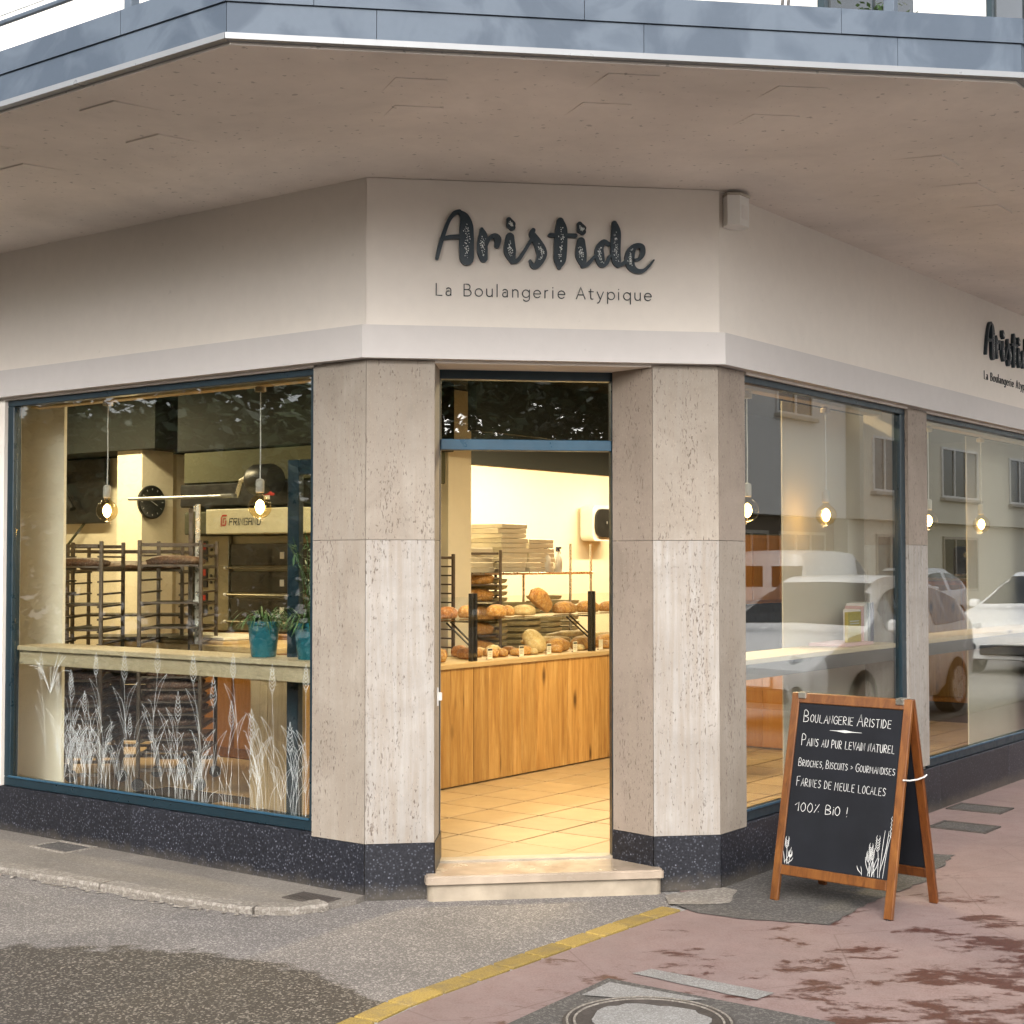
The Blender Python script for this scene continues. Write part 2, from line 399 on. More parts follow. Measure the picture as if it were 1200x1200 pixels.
wood('frame_wood_dark', (0.07, 0.020, 0.006), (0.13, 0.040, 0.010), (0.17, 0.058, 0.014), 'Z', 4, 0.3, knots=False)
def vinyl(name):
    m, nt, b = new_mat(name); out = nt.nodes['Material Output']
    b.inputs['Base Color'].default_value = (.8, .84, .82, 1); b.inputs['Roughness'].default_value = .8
    t = nt.nodes.new('ShaderNodeBsdfTransparent'); mx = nt.nodes.new('ShaderNodeMixShader'); mx.inputs[0].default_value = 0.55
    nt.links.new(t.outputs[0], mx.inputs[1]); nt.links.new(b.outputs[0], mx.inputs[2]); nt.links.new(mx.outputs[0], out.inputs[0])
vinyl('wheat_vinyl')
# glass: clear sheet that mirrors the street by its Fresnel reflection
def glass(name, tint, ior=1.5, rough=0.0, wav=0.0):
    m, nt, b = new_mat(name)
    nt.nodes.remove(b)
    out = nt.nodes['Material Output']
    t = nt.nodes.new('ShaderNodeBsdfTransparent'); t.inputs[0].default_value = (*tint, 1)
    g = nt.nodes.new('ShaderNodeBsdfGlossy'); g.inputs['Roughness'].default_value = rough
    # Schlick's formula on the angle of view, the same on both faces of the sheet
    lw = nt.nodes.new('ShaderNodeLayerWeight'); lw.inputs['Blend'].default_value = 0.5
    f0 = ((ior - 1) / (ior + 1)) ** 2
    p5 = math_n(nt, 'POWER', lw.outputs['Facing'], 5.0)
    fr = math_n(nt, 'ADD', math_n(nt, 'MULTIPLY', p5, 1 - f0), f0)
    mx = nt.nodes.new('ShaderNodeMixShader')
    nt.links.new(fr, mx.inputs[0]); nt.links.new(t.outputs[0], mx.inputs[1]); nt.links.new(g.outputs[0], mx.inputs[2])
    nt.links.new(mx.outputs[0], out.inputs[0])
    if wav:
        v = coord(nt); bp = nt.nodes.new('ShaderNodeBump'); bp.inputs['Strength'].default_value = wav
        bp.inputs['Distance'].default_value = 0.01
        nt.links.new(noise(nt, v, 1.2, 1), bp.inputs['Height']); nt.links.new(bp.outputs[0], g.inputs['Normal'])
glass('glass', (0.93, 0.95, 0.94), 2.1, 0.0, 0.012)   # a double glazed pane: twice the reflection of one sheet
glass('glass_clear', (0.95, 0.96, 0.95), 1.45)
glass('bulb_glass', (1.0, 0.90, 0.68), 1.35)
emis('filament', (1.0, 0.62, 0.22), 22)
S.cycles.max_bounces = 8; S.cycles.diffuse_bounces = 4; S.cycles.glossy_bounces = 4; S.cycles.transparent_max_bounces = 16
S.cycles.caustics_reflective = False; S.cycles.caustics_refractive = False
emis('fill_tube', (1.0, 0.85, 0.60), 6)

# ================================================================== mesh builder
class MB:
    def __init__(s): s.v = []; s.f = []
    def add(s, vs, fs):
        n = len(s.v); s.v += [tuple(v) for v in vs]; s.f += [tuple(i + n for i in f) for f in fs]; return s
    def box(s, x0, x1, y0, y1, z0, z1, M=None):
        vs = [(x, y, z) for z in (z0, z1) for (x, y) in ((x0, y0), (x1, y0), (x1, y1), (x0, y1))]
        if M is not None: vs = [M @ Vector(v) for v in vs]
        return s.add(vs, [(0, 3, 2, 1), (4, 5, 6, 7), (0, 1, 5, 4), (1, 2, 6, 5), (2, 3, 7, 6), (3, 0, 4, 7)])
    def cbox(s, x0, x1, y0, y1, z0, z1, c=0.004, M=None):
        b = bmesh.new(); bmesh.ops.create_cube(b, size=1)
        for v in b.verts: v.co = Vector(((x0 + x1) / 2 + v.co.x * (x1 - x0), (y0 + y1) / 2 + v.co.y * (y1 - y0), (z0 + z1) / 2 + v.co.z * (z1 - z0)))
        bmesh.ops.bevel(b, geom=list(b.edges), offset=c, segments=1, affect='EDGES')
        b.verts.index_update()
        vs = [(M @ v.co if M is not None else v.co.copy()) for v in b.verts]
        s.add(vs, [[v.index for v in f.verts] for f in b.faces]); b.free(); return s
    def prism(s, pts, z0, z1):         # pts ccw in xy
        n = len(pts)
        vs = [(x, y, z0) for x, y in pts] + [(x, y, z1) for x, y in pts]
        return s.add(vs, [tuple(range(n - 1, -1, -1)), tuple(range(n, 2 * n))] + [(i, (i + 1) % n, n + (i + 1) % n, n + i) for i in range(n)])
    def xz(s, pts, y0, y1):            # outline in xz, thickness y0..y1
        n = len(pts)
        vs = [(x, y0, z) for x, z in pts] + [(x, y1, z) for x, z in pts]
        return s.add(vs, [tuple(range(n)), tuple(range(2 * n - 1, n - 1, -1))] + [(i, n + i, n + (i + 1) % n, (i + 1) % n) for i in range(n)])
    def tube(s, pts, r, n=8, caps=True):
        pts = [Vector(p) for p in pts]; rs = r if isinstance(r, (list, tuple)) else [r] * len(pts)
        rings = []; up = Vector((0.13, 0.27, 0.95)).normalized()
        base = len(s.v); vs = []; fs = []
        for i, p in enumerate(pts):
            d = (pts[min(i + 1, len(pts) - 1)] - pts[max(i - 1, 0)]).normalized()
            a = d.cross(up)
            if a.length < 1e-3: a = d.cross(Vector((1, 0, 0)))
            a.normalize(); b2 = d.cross(a)
            for k in range(n):
                t = 2 * PI * k / n; vs.append(p + (a * math.cos(t) + b2 * math.sin(t)) * rs[i])
        for i in range(len(pts) - 1):
            for k in range(n):
                fs.append((i * n + k, i * n + (k + 1) % n, (i + 1) * n + (k + 1) % n, (i + 1) * n + k))
        if caps:
            fs.append(tuple(range(n - 1, -1, -1))); m = (len(pts) - 1) * n; fs.append(tuple(range(m, m + n)))
        return s.add(vs, fs)
    def lathe(s, prof, n=24, c=(0, 0), M=None):
        vs = []; fs = []
        for r, z in prof:
            for k in range(n):
                t = 2 * PI * k / n; v = Vector((c[0] + r * math.cos(t), c[1] + r * math.sin(t), z))
                vs.append(M @ v if M is not None else v)
        for i in range(len(prof) - 1):
            for k in range(n): fs.append((i * n + k, i * n + (k + 1) % n, (i + 1) * n + (k + 1) % n, (i + 1) * n + k))
        fs.append(tuple(range(n - 1, -1, -1))); m = (len(prof) - 1) * n; fs.append(tuple(range(m, m + n)))
        return s.add(vs, fs)
    def mesh(s, name):
        me = bpy.data.meshes.new(name); me.from_pydata([tuple(v) for v in s.v], [], s.f); me.update(); return me
    def build(s, name, mat, parent=None, smooth=False, loc=(0, 0, 0), rz=0.0, label=None, fixn=True):
        me = s.mesh(name)
        if fixn:
            b = bmesh.new(); b.from_mesh(me); bmesh.ops.recalc_face_normals(b, faces=b.faces); b.to_mesh(me); b.free()
        me.materials.append(MATS[mat])
        if smooth:
            for p in me.polygons: p.use_smooth = True
            try: me.set_sharp_from_angle(angle=rad(40))
            except Exception: pass
        o = bpy.data.objects.new(name, me); COL.objects.link(o)
        o.location = loc; o.rotation_euler = (0, 0, rz)
        if parent: o.parent = parent
        if label: o['label'] = label
        return o
def tag(o, label=None, cat=None, group=None, kind=None):
    if label: o['label'] = label
    if cat: o['category'] = cat
    if group: o['group'] = group
    if kind: o['kind'] = kind
    return o
def thing(name, label, cat, loc=(0, 0, 0), rz=0.0, group=None):
    o = bpy.data.objects.new(name, None); o.empty_display_size = 0.1; COL.objects.link(o)
    o.location = loc; o.rotation_euler = (0, 0, rz)
    return tag(o, label, cat, group)
def copy_tree(o, parent=None):
    c = o.copy(); COL.objects.link(c); c.parent = parent
    for ch in list(o.children): copy_tree(ch, c)
    return c
def struct(o): o['kind'] = 'structure'; return o
ORD = ['first', 'second', 'third', 'fourth', 'fifth', 'sixth', 'seventh', 'eighth', 'ninth', 'tenth', 'eleventh', 'twelfth']

# ribbons: strokes with a width, used for lettering, chalk and the painted wheat
def catmull(pts, n=6, closed=False):
    out = []; N = len(pts)
    if N < 3: return [tuple(p) for p in pts]
    for i in range(N - 1):
        p0 = pts[max(i - 1, 0)]; p1 = pts[i]; p2 = pts[i + 1]; p3 = pts[min(i + 2, N - 1)]
        for k in range(n):
            t = k / n
            out.append(tuple(0.5 * ((2 * b) + (-a + c) * t + (2 * a - 5 * b + 4 * c - d) * t * t + (-a + 3 * b - 3 * c + d) * t ** 3)
                             for a, b, c, d in zip(p0, p1, p2, p3)))
    out.append(tuple(pts[-1])); return out
def ribbon(mb, pts, y0, y1, cap=4, flat=False, M=None):
    """pts: (x, z, half width) in the xz plane; a strip with round ends, y0 is the front"""
    P = pts; N = len(P); L = []; R = []
    for i, (x, z, w) in enumerate(P):
        a = P[max(i - 1, 0)]; b = P[min(i + 1, N - 1)]
        dx, dz = b[0] - a[0], b[1] - a[1]; l = math.hypot(dx, dz) or 1e-6
        nx, nz = -dz / l, dx / l
        L.append((x + nx * w, z + nz * w)); R.append((x - nx * w, z - nz * w))
    def capp(i, j):
        x, z, w = P[i]; dx, dz = P[i][0] - P[j][0], P[i][1] - P[j][1]; t0 = math.atan2(dz, dx)
        return [(x + w * math.cos(t0 + PI / 2 - PI * k / (cap + 1)), z + w * math.sin(t0 + PI / 2 - PI * k / (cap + 1))) for k in range(1, cap + 1)]
    ce = capp(N - 1, N - 2) if cap else []
    cs = capp(0, 1) if cap else []
    vs = []; fs = []
    for i in range(N): vs += [(L[i][0], y0, L[i][1]), (R[i][0], y0, R[i][1])]
    for i in range(N - 1): fs.append((2 * i, 2 * i + 1, 2 * i + 3, 2 * i + 2))
    b = len(vs); vs += [(x, y0, z) for x, z in ce]
    if ce: fs.append((2 * N - 1, 2 * N - 2) [::-1] + tuple(range(b + len(ce) - 1, b - 1, -1)) if False else (2 * N - 2,) + tuple(range(b, b + len(ce))) + (2 * N - 1,))
    b2 = len(vs); vs += [(x, y0, z) for x, z in cs]
    if cs: fs.append((1,) + tuple(range(b2, b2 + len(cs))) + (0,))
    if not flat:
        loop = [2 * i for i in range(N)] + list(range(b, b + len(ce))) + [2 * i + 1 for i in range(N - 1, -1, -1)] + list(range(b2, b2 + len(cs)))
        n = len(vs); vs += [(v[0], y1, v[2]) for v in vs[:n]]
        fs += [tuple(i + n for i in f[::-1]) for f in list(fs)]
        K = len(loop)
        fs += [(loop[i], loop[(i + 1) % K], loop[(i + 1) % K] + n, loop[i] + n) for i in range(K)]
    if M is not None: vs = [tuple(M @ Vector(v)) for v in vs]
    mb.add(vs, fs)

# ================================================================== ground
def poly_sheet(name, pts, z, mat, zb=None):
    mb = MB()
    if zb is None: mb.add([(x, y, z) for x, y in pts], [tuple(range(len(pts)))])
    else: mb.prism(pts, zb, z)
    return mb.build(name, mat)
def jitter(pts, step=0.05, amp=0.012):
    out = []
    for (x0, y0), (x1, y1) in zip(pts, pts[1:]):
        n = max(1, int(math.hypot(x1 - x0, y1 - y0) / step))
        for k in range(n):
            t = k / n; out.append((x0 + (x1 - x0) * t + random.uniform(-amp, amp), y0 + (y1 - y0) * t + random.uniform(-amp, amp)))
    out.append(pts[-1]); return out
g = MB(); g.add([(-400, -400, -0.004), (400, -400, -0.004), (400, 400, -0.004), (-400, 400, -0.004)], [(0, 1, 2, 3)])
struct(g.build('ground', 'road'))
# dry asphalt apron between kerb and the yellow line
YL = [(-2.2, 2.4), (-1.3, 4.1), (-0.62, 5.27), (-0.386, 5.66), (0.144, 6.35), (0.60, 6.93), (0.80, 7.16)]
apron = [(-12, 2.0), (-2.2, 2.0)] + YL + [(0.74, 7.40), CH(1.35, 0.1)[:2], CH(0.1, 0.05)[:2], W(0.05, 2.5)[:2], W(0.05, 14)[:2], (-18, 12)]
struct(poly_sheet('asphalt_apron', apron, 0.0, 'asphalt_stained'))
pink = [(x + 0.09, y - 0.06) for x, y in YL] + [CH(1.55, -0.02)[:2], CH(1.6, 0.1)[:2], W(1.35, 0.1)[:2], W(40, 0.1)[:2], W(40, -1.9)[:2], W(-1.4, -1.9)[:2], (1.3, 2.4)]
struct(poly_sheet('pink_pavement', pink, 0.002, 'pink_paving'))
# kerb of the street with the parked cars
kb = MB()
for k in range(14): kb.cbox(4 + k * 1.8, 5.79 + k * 1.8, -2.06, -1.9, -0.05, 0.02, 0.01)
struct(kb.build('street_kerb', 'kerb_stone', loc=W(0, 0), rz=AR))
# yellow brick line
yb = MB(); yb.add([(x, y, -0.002) for x, y in [(YL[0][0], YL[0][1]), (YL[0][0] + .1, YL[0][1] - .06), (YL[-1][0] + .1, YL[-1][1] - .06), YL[-1]]], [(0, 1, 2, 3)])
line = bpy.data.objects.new('yellow_brick_line', None); COL.objects.link(line); struct(line)
dense = catmull([(x, y) for x, y in YL], 40)
pos = [dense[0]]; acc = 0
for a, b in zip(dense, dense[1:]):
    acc += math.hypot(b[0] - a[0], b[1] - a[1])
    if acc >= 0.205: pos.append(b); acc = 0
brick_me = None
for a, b in zip(pos, pos[1:]):
    ang = math.atan2(b[1] - a[1], b[0] - a[0]); l = math.hypot(b[0] - a[0], b[1] - a[1])
    if brick_me is None:
        o = MB().cbox(-0.0965, 0.0965, -0.052, 0.052, -0.03, 0.006, 0.004).build('brick', 'yellow_brick', line); brick_me = o.data
    else:
        o = bpy.data.objects.new('brick', brick_me); COL.objects.link(o); o.parent = line
    o.location = ((a[0] + b[0]) / 2 + 0.045 * math.sin(ang), (a[1] + b[1]) / 2 - 0.045 * math.cos(ang), random.uniform(-0.002, 0.002))
    o.rotation_euler = (0, 0, ang + random.uniform(-0.02, 0.02)); o.scale = (l / 0.205 * random.uniform(0.97, 1.0), 1, 1)
# sidewalk slab along the left front, kerb stones
edge = [(-9.5, 12.2), (-4.5, 9.05), (-2.68, 7.85), (-1.63, 7.17), (-1.30, 6.98), (-1.12, 6.925), (-0.98, 6.94), (-0.86, 7.02), (-0.74, 7.13)]
slab = edge + [CH(0.02, 0.03)[:2], W(0.03, 14)[:2]]
struct(poly_sheet('sidewalk', slab, 0.028, 'sidewalk', -0.02))
kerb = bpy.data.objects.new('kerb', None); COL.objects.link(kerb); struct(kerb)
ed = catmull(edge[:-1], 20)
def along(pl, s0, s1, n=8):
    out = []; acc = 0; L = []
    for a, b in zip(pl, pl[1:]): L.append(acc); acc += math.hypot(b[0] - a[0], b[1] - a[1])
    L.append(acc)
    for k in range(n + 1):
        s = min(max(s0 + (s1 - s0) * k / n, 0), acc - 1e-4)
        i = max(j for j in range(len(L)) if L[j] <= s); i = min(i, len(pl) - 2)
        t = (s - L[i]) / (L[i + 1] - L[i] + 1e-9); out.append((pl[i][0] + (pl[i + 1][0] - pl[i][0]) * t, pl[i][1] + (pl[i + 1][1] - pl[i][1]) * t))
    return out, acc
_, tot = along(ed, 0, 1)
s = 2.0
while s < tot - 0.25:
    e = min(s + 0.98, tot); pl, _ = along(ed, s + 0.006, e - 0.006)
    n = len(pl); vs = []; prof = [(-0.012, -0.02), (-0.016, 0.022), (-0.008, 0.036), (0.085, 0.036), (0.095, 0.029), (0.095, -0.02)]
    for i, (x, y) in enumerate(pl):
        a = pl[max(i - 1, 0)]; b = pl[min(i + 1, n - 1)]; d = Vector((b[0] - a[0], b[1] - a[1])).normalized()
        nx, ny = -d.y, d.x      # towards the wall
        for off, z in prof: vs.append((x + nx * off, y + ny * off, z + random.uniform(-0.0012, 0.0012)))
    K = len(prof); fs = [(i * K + k, i * K + (k + 1) % K, (i + 1) * K + (k + 1) % K, (i + 1) * K + k) for i in range(n - 1) for k in range(K)]
    fs += [tuple(range(K)), tuple(range((n - 1) * K, n * K))]
    MB().add(vs, fs).build('kerb_stone', 'kerb_stone', kerb); s = e
# bumps of broken mortar at the foot of the kerb and of the plinth
mb = MB()
for i in range(260):
    pl, _ = along(ed, random.uniform(2.2, tot), tot, 1); x, y = pl[0]; r = random.uniform(0.006, 0.022)
    x -= random.uniform(0.0, 0.05) * 0.5; y -= random.uniform(0.01, 0.07)
    mb.add([(x + r * math.cos(t) * random.uniform(.6, 1.3), y + r * math.sin(t) * random.uniform(.6, 1.2), 0.005) for t in [k * PI / 3 for k in range(6)]] + [(x, y, 0.010)], [(k, (k + 1) % 6, 6) for k in range(6)])
tag(mb.build('mortar_crumbs', 'kerb_stone'), 'pale crumbs of old mortar scattered along the foot of the kerb', 'mortar', kind='stuff')
# patches and covers
patch = [(0.78, 7.10), (0.90, 7.12), (1.02, 7.38), W(1.30, 0.03)[:2], W(2.5, 0.03)[:2], (2.45, 8.30), (2.10, 7.62), (1.69, 7.12), (1.42, 6.72), (1.10, 6.80), (0.85, 6.93)]
struct(poly_sheet('asphalt_patch', jitter(patch + [patch[0]], 0.06, 0.012)[:-1], 0.006, 'asphalt_patch'))
struct(poly_sheet('cement_fillet', jitter([(0.74, 7.11), (0.90, 7.09), (1.03, 7.13), (1.12, 7.40), (1.05, 7.47), (0.74, 7.30), (0.74, 7.11)], 0.05, 0.008)[:-1], 0.0085, 'kerb_stone'))
def plate(name, label, cx, cy, w, d, rz, mat, rim='iron', bars=0, z=0.006):
    t = thing(name, label, 'cover', (cx, cy, z), rz)
    m = MB(); e = 0.022
    m.cbox(-w/2, w/2, -d/2, -d/2 + e, -0.02, 0.006, 0.002); m.cbox(-w/2, w/2, d/2 - e, d/2, -0.02, 0.006, 0.002)
    m.cbox(-w/2, -w/2 + e, -d/2 + e, d/2 - e, -0.02, 0.006, 0.002); m.cbox(w/2 - e, w/2, -d/2 + e, d/2 - e, -0.02, 0.006, 0.002)
    m.build('frame', rim, t)
    MB().box(-w/2 + e, w/2 - e, -d/2 + e, d/2 - e, -0.02, 0.001).build('plate', mat, t)
    if bars:
        b = None
        for k in range(bars):
            x = -w/2 + e + (w - 2 * e) * (k + 0.5) / bars
            if b is None: o = MB().cbox(-0.006, 0.006, -d/2 + e, d/2 - e, -0.01, 0.006, 0.002).build('bar', 'iron', t); b = o.data
            else: o = bpy.data.objects.new('bar', b); COL.objects.link(o); o.parent = t
            o.location = (x, 0, 0)
    return t
plate('drain_grate', 'small rusty drain grate full of grit at the end of the kerb beside the pillar', -0.955, 7.135, 0.25, 0.15, AR + PI/2, 'grate_fill', 'iron', 9, 0.026)
plate('utility_cover', 'flat grey cover set in the left sidewalk under the big window', -2.52, 8.40, 0.34, 0.22, AR + PI/2, 'asphalt_patch', 'kerb_stone', 0, 0.028)
plate('utility_cover', 'nearer of two dark rectangular covers in the pink paving by the right wall', 2.77, 9.17, 0.28, 0.36, AR, 'asphalt_patch', 'iron', 0, 0.004)
plate('utility_cover', 'farther of two dark rectangular covers in the pink paving by the right wall', 3.08, 9.85, 0.28, 0.36, AR, 'asphalt_patch', 'iron', 0, 0.004)
# manhole with its square of asphalt
mq = [(0.375, 5.86), (0.02, 5.34), (-0.30, 4.85), (1.0, 4.5), (1.14, 5.30)]
struct(poly_sheet('manhole_surround', mq, 0.006, 'asphalt_patch'))
struct(poly_sheet('white_marking', [(0.26, 5.62), (0.375, 5.79), (0.72, 5.56), (0.52, 5.55)], 0.010, 'white_paint'))
struct(poly_sheet('white_marking', jitter([(0.47, 5.93), (0.56, 5.99), (0.99, 5.66), (0.90, 5.58), (0.66, 5.77), (0.47, 5.93)], 0.05, 0.006)[:-1], 0.006, 'white_paint'))
mh = thing('manhole_cover', 'round iron manhole cover with white paint in the pink paving, bottom edge of the photo', 'manhole', (0.48, 5.27, 0.004))
MB().lathe([(0.245, -0.03), (0.305, -0.03), (0.305, 0.012), (0.30, 0.016), (0.275, 0.016), (0.27, 0.012), (0.262, 0.016), (0.25, 0.016), (0.245, 0.012)], 64).build('ring', 'iron', mh, True)
MB().prism([(0.234 * math.cos(k * PI / 32), 0.234 * math.sin(k * PI / 32)) for k in range(64)], -0.02, 0.011).build('lid', 'iron', mh)
for k, r_ in enumerate((.262, .288)):
    MB().lathe([(r_ - .004, .010), (r_ - .004, .0185), (r_ + .004, .0185), (r_ + .004, .010)], 64).build('rib', 'kerb_stone', mh)
blob = []
for k in range(40):
    t = 2 * PI * k / 40; r = 0.208 + 0.012 * math.sin(3 * t + 1) + random.uniform(-0.012, 0.012); blob.append((r * math.cos(t), r * math.sin(t)))
MB().prism(blob, 0.010, 0.0145).build('paint', 'white_paint', mh)

# ================================================================== the bakery building (shell)
bld = thing('bakery_building', 'corner building with cream fascia, travertine pillars, dark plinth and zinc edged balcony', 'building', (QX, QY, 0), AR)
IA = AC - AR                      # angle of the cut corner in the building frame
def ch_local(u, v):               # cut-corner coordinates in building frame
    return (0 + u * math.cos(IA) - v * math.sin(IA), C0 + u * math.sin(IA) + v * math.cos(IA))
ZT, ZP = 2.613, 0.27               # top of pillars, top of plinth
# left pillar outline (p, q), ccw
def cc(u, v): return ch_local(u, v)
LP = [(0, C0), cc(0.335, 0), cc(0.378, 0.22), cc(0.40, 0.34), (0.30, C0 + 0.36), (0, C0 + 0.355)]
RP = [cc(CHW, 0), (C0 + 0.28, 0), (C0 + 0.28, 0.30), cc(1.33, 0.34), cc(1.268, 0.22), cc(1.425, 0)]
def inset(pts, d):
    cx = sum(p[0] for p in pts) / len(pts); cy = sum(p[1] for p in pts) / len(pts)
    return [(x + (cx - x) * d, y + (cy - y) * d) for x, y in pts]
def slabs(pts, faces, z0, z1, split, mats, name='travertine_slab', out=0.0, th=0.03):
    """faces: edges (i, i+1) that get cladding; each slab sits on the core and is th thick"""
    N = len(pts)
    for (i, mat) in faces:
        a = Vector(pts[i]); b = Vector(pts[(i + 1) % N]); d = (b - a).normalized(); n = Vector((d.y, -d.x))
        c = sum((Vector(p) for p in pts), Vector((0, 0))) / N
        if (a - c).dot(n) < 0: n = -n
        zs = [z0] + split + [z1]
        for za, zb in zip(zs, zs[1:]):
            g0 = 0.0012
            A2 = a + d * g0; B2 = b - d * g0; i1 = A2 - n * th + d * (th * 0.6); i2 = B2 - n * th - d * (th * 0.6)
            q = [tuple(A2 + n * out), tuple(B2 + n * out), tuple(i2), tuple(i1)]
            mm = mat if isinstance(mat, str) else mat[0 if za < 1.0 else 1]
            MB().prism(q, za + 0.0012, zb - 0.0012).build(name, mm, bld)
tan, pale, brn = 'travertine_tan', 'travertine_pale', 'travertine_brown'
slabs(LP, [(5, (tan, tan)), (0, (pale, tan)), (1, (pale, tan)), (2, (pale, tan))], ZP, ZT, [1.735], None)
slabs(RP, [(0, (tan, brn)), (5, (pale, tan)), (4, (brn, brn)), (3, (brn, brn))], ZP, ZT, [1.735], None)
slabs(LP, [(5, 'terrazzo'), (0, 'terrazzo'), (1, 'terrazzo'), (2, 'terrazzo')], 0.0, ZP, [], None, 'plinth_slab', 0.004)
slabs(RP, [(0, 'terrazzo'), (5, 'terrazzo'), (4, 'terrazzo'), (3, 'terrazzo')], 0.0, ZP, [], None, 'plinth_slab', 0.004)
for P_ in (LP, RP): MB().prism(inset(P_, 0.1), 0, 2.62).build('pillar_core', 'concrete', bld)
# second pillar on the right front
P2a, P2b = C0 + 2.475, C0 + 2.80
P2 = [(P2a, 0), (P2b, 0), (P2b, 0.3), (P2a, 0.3)]
slabs(P2, [(0, (pale, brn)), (1, (pale, brn)), (3, (pale, brn))], ZP + 0.04, ZT, [1.735], None)
MB().prism(inset(P2, 0.15), 0, 2.62).build('pillar_core', 'concrete', bld)
P3a, P3b = 6.95, 7.3
P3 = [(P3a, 0), (P3b, 0), (P3b, 0.3), (P3a, 0.3)]
slabs(P3, [(0, (pale, brn)), (1, (pale, brn)), (3, (pale, brn))], ZP + 0.04, ZT, [1.735], None)
# window plinths (slabs of terrazzo, 1.3 m each)
PH = 0.288
def plinth_run_left(q0, q1):
    n = max(1, round((q1 - q0) / 1.35))
    for k in range(n):
        a = q0 + (q1 - q0) * k / n; b = q0 + (q1 - q0) * (k + 1) / n
        MB().cbox(0.0, 0.05, a + .001, b - .001, -0.01, PH, 0.002).build('plinth_slab', 'terrazzo', bld)
def plinth_run_right(p0, p1):
    n = max(1, round((p1 - p0) / 1.35))
    for k in range(n):
        a = p0 + (p1 - p0) * k / n; b = p0 + (p1 - p0) * (k + 1) / n
        MB().cbox(a + .001, b - .001, 0.0, 0.05, -0.01, PH, 0.002).build('plinth_slab', 'terrazzo', bld)
plinth_run_left(C0 + 0.357, 14.0)
plinth_run_right(C0 + 0.282, P3a); plinth_run_right(P3a, 14.0)
MB().box(0.05, 0.16, C0 + 0.36, 14, 0, PH - 0.01).build('sill_wall', 'inner_wall', bld)
MB().box(C0 + 0.29, 14, 0.05, 0.16, 0, PH - 0.01).build('sill_wall', 'inner_wall', bld)
# fascia wall with the band below it
def offs(d):                     # corner points of the front offset outwards by d (left end, A, B, right end)
    t = math.tan(rad(22.5))
    return [(-d, 14.2), (-d, C0 - d * t), (C0 - d * t, -d), (14.2, -d)]
def wall_run(d0, d1, z0, z1, mat, name, gap=0.0):
    a = offs(d0); b = offs(d1)
    for i in range(3):
        MB().prism([a[i], a[i + 1], b[i + 1], b[i]][::1], z0, z1).build(name, mat, bld)
wall_run(0.010, -0.13, 2.70, 3.50, 'fascia', 'fascia_panel')
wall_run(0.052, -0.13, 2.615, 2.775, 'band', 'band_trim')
# a sliver of joint where the sign panel stands proud of the two sides
o1 = ch_local(0.0, -0.022); o2 = ch_local(CHW, -0.022); o3 = ch_local(CHW, -0.011); o4 = ch_local(0.0, -0.011)
MB().prism([o1, o2, o3, o4], 2.778, 3.497).build('sign_panel', 'fascia', bld)
# balcony slab
OUT = 1.77
def canopy_pts(d):
    e = d - OUT; l, c, r = 1.69 + e, 1.81 + e, 1.76 + e      # reach of the slab on the left, the cut corner and the right
    k = C0 - c * math.sqrt(2); return [(-l, 16), (-l, k + l), (k + r, -r), (16, -r)]
co = canopy_pts(OUT)
ci = [(16, 1.7), (1.7, 1.7), (1.7, 16)]
sb = MB(); sb.prism(co + ci, 3.50, 3.70); canopy = sb.build('balcony_slab', 'soffit', bld)
# formwork marks on the underside: shallow wedges
def wedge(cx, cy, ang, w, d, h=0.005):
    c, s_ = math.cos(ang), math.sin(ang)
    def T(x, y): return (cx + x * c - y * s_, cy + x * s_ + y * c)
    vs = [(*T(-w/2, -d/2), 3.501), (*T(w/2, -d/2), 3.501), (*T(w * 0.8, d/2), 3.501), (*T(-w * 0.8, d/2), 3.501), (*T(-w/2, -d/2), 3.501 - h), (*T(w/2, -d/2), 3.501 - h)]
    MB().add(vs, [(0, 1, 2, 3), (4, 5, 1, 0), (4, 3, 2, 5), (4, 0, 3), (5, 2, 1)]).build('formwork_mark', 'soffit', canopy)
for (x, y, a) in [(-0.37, 5.83, 0), (-0.40, 6.18, 0), (0.45, 5.78, 0), (0.37, 6.14, 0), (1.13, 5.93, 0), (1.09, 6.30, 0)]:
    p_, q_ = PQ(x, y); wedge(p_, q_, IA, 0.20, 0.26)
for (x, y) in [(-1.62, 6.15), (-1.55, 6.62), (-2.42, 6.72), (-2.30, 7.10), (-3.2, 7.6)]:
    p_, q_ = PQ(x, y); wedge(p_, q_, -PI/2, 0.22, 0.28, 0.008)
for (x, y) in [(1.93, 6.95), (2.25, 7.45), (2.6, 7.0), (2.5, 7.9)]:
    p_, q_ = PQ(x, y); wedge(p_, q_, 0, 0.22, 0.28, 0.008)
# zinc edge: two courses of panels with joints, drip edge below
def edge_run(pts, d0, z0, z1, seg, name, mat):
    a = canopy_pts(OUT + d0[1]); b = canopy_pts(OUT + d0[0])
    for i in range(3):
        n = [7, 1, 7][i] if name != 'drip_edge' else 1
        A0, A1 = Vector(a[i]), Vector(a[i + 1]); B0, B1 = Vector(b[i]), Vector(b[i + 1])
        L = (A1 - A0).length; cuts = [0.0]
        if name != 'drip_edge':
            s = seg if i != 1 else seg * 0.45
            while s < L - 0.3: cuts.append(s / L); s += 2.05 if i != 1 else 1.0
        cuts.append(1.0)
        for c0, c1 in zip(cuts, cuts[1:]):
            e = 0.0012 / L
            MB().prism([tuple(A0.lerp(A1, c0 + e)), tuple(A0.lerp(A1, c1 - e)), tuple(B0.lerp(B1, c1 - e)), tuple(B0.lerp(B1, c0 + e))], z0, z1).build(name, mat, canopy)
edge_run(co, (0.0, 0.028), 3.535, 3.645, 1.2, 'zinc_panel', 'zinc')
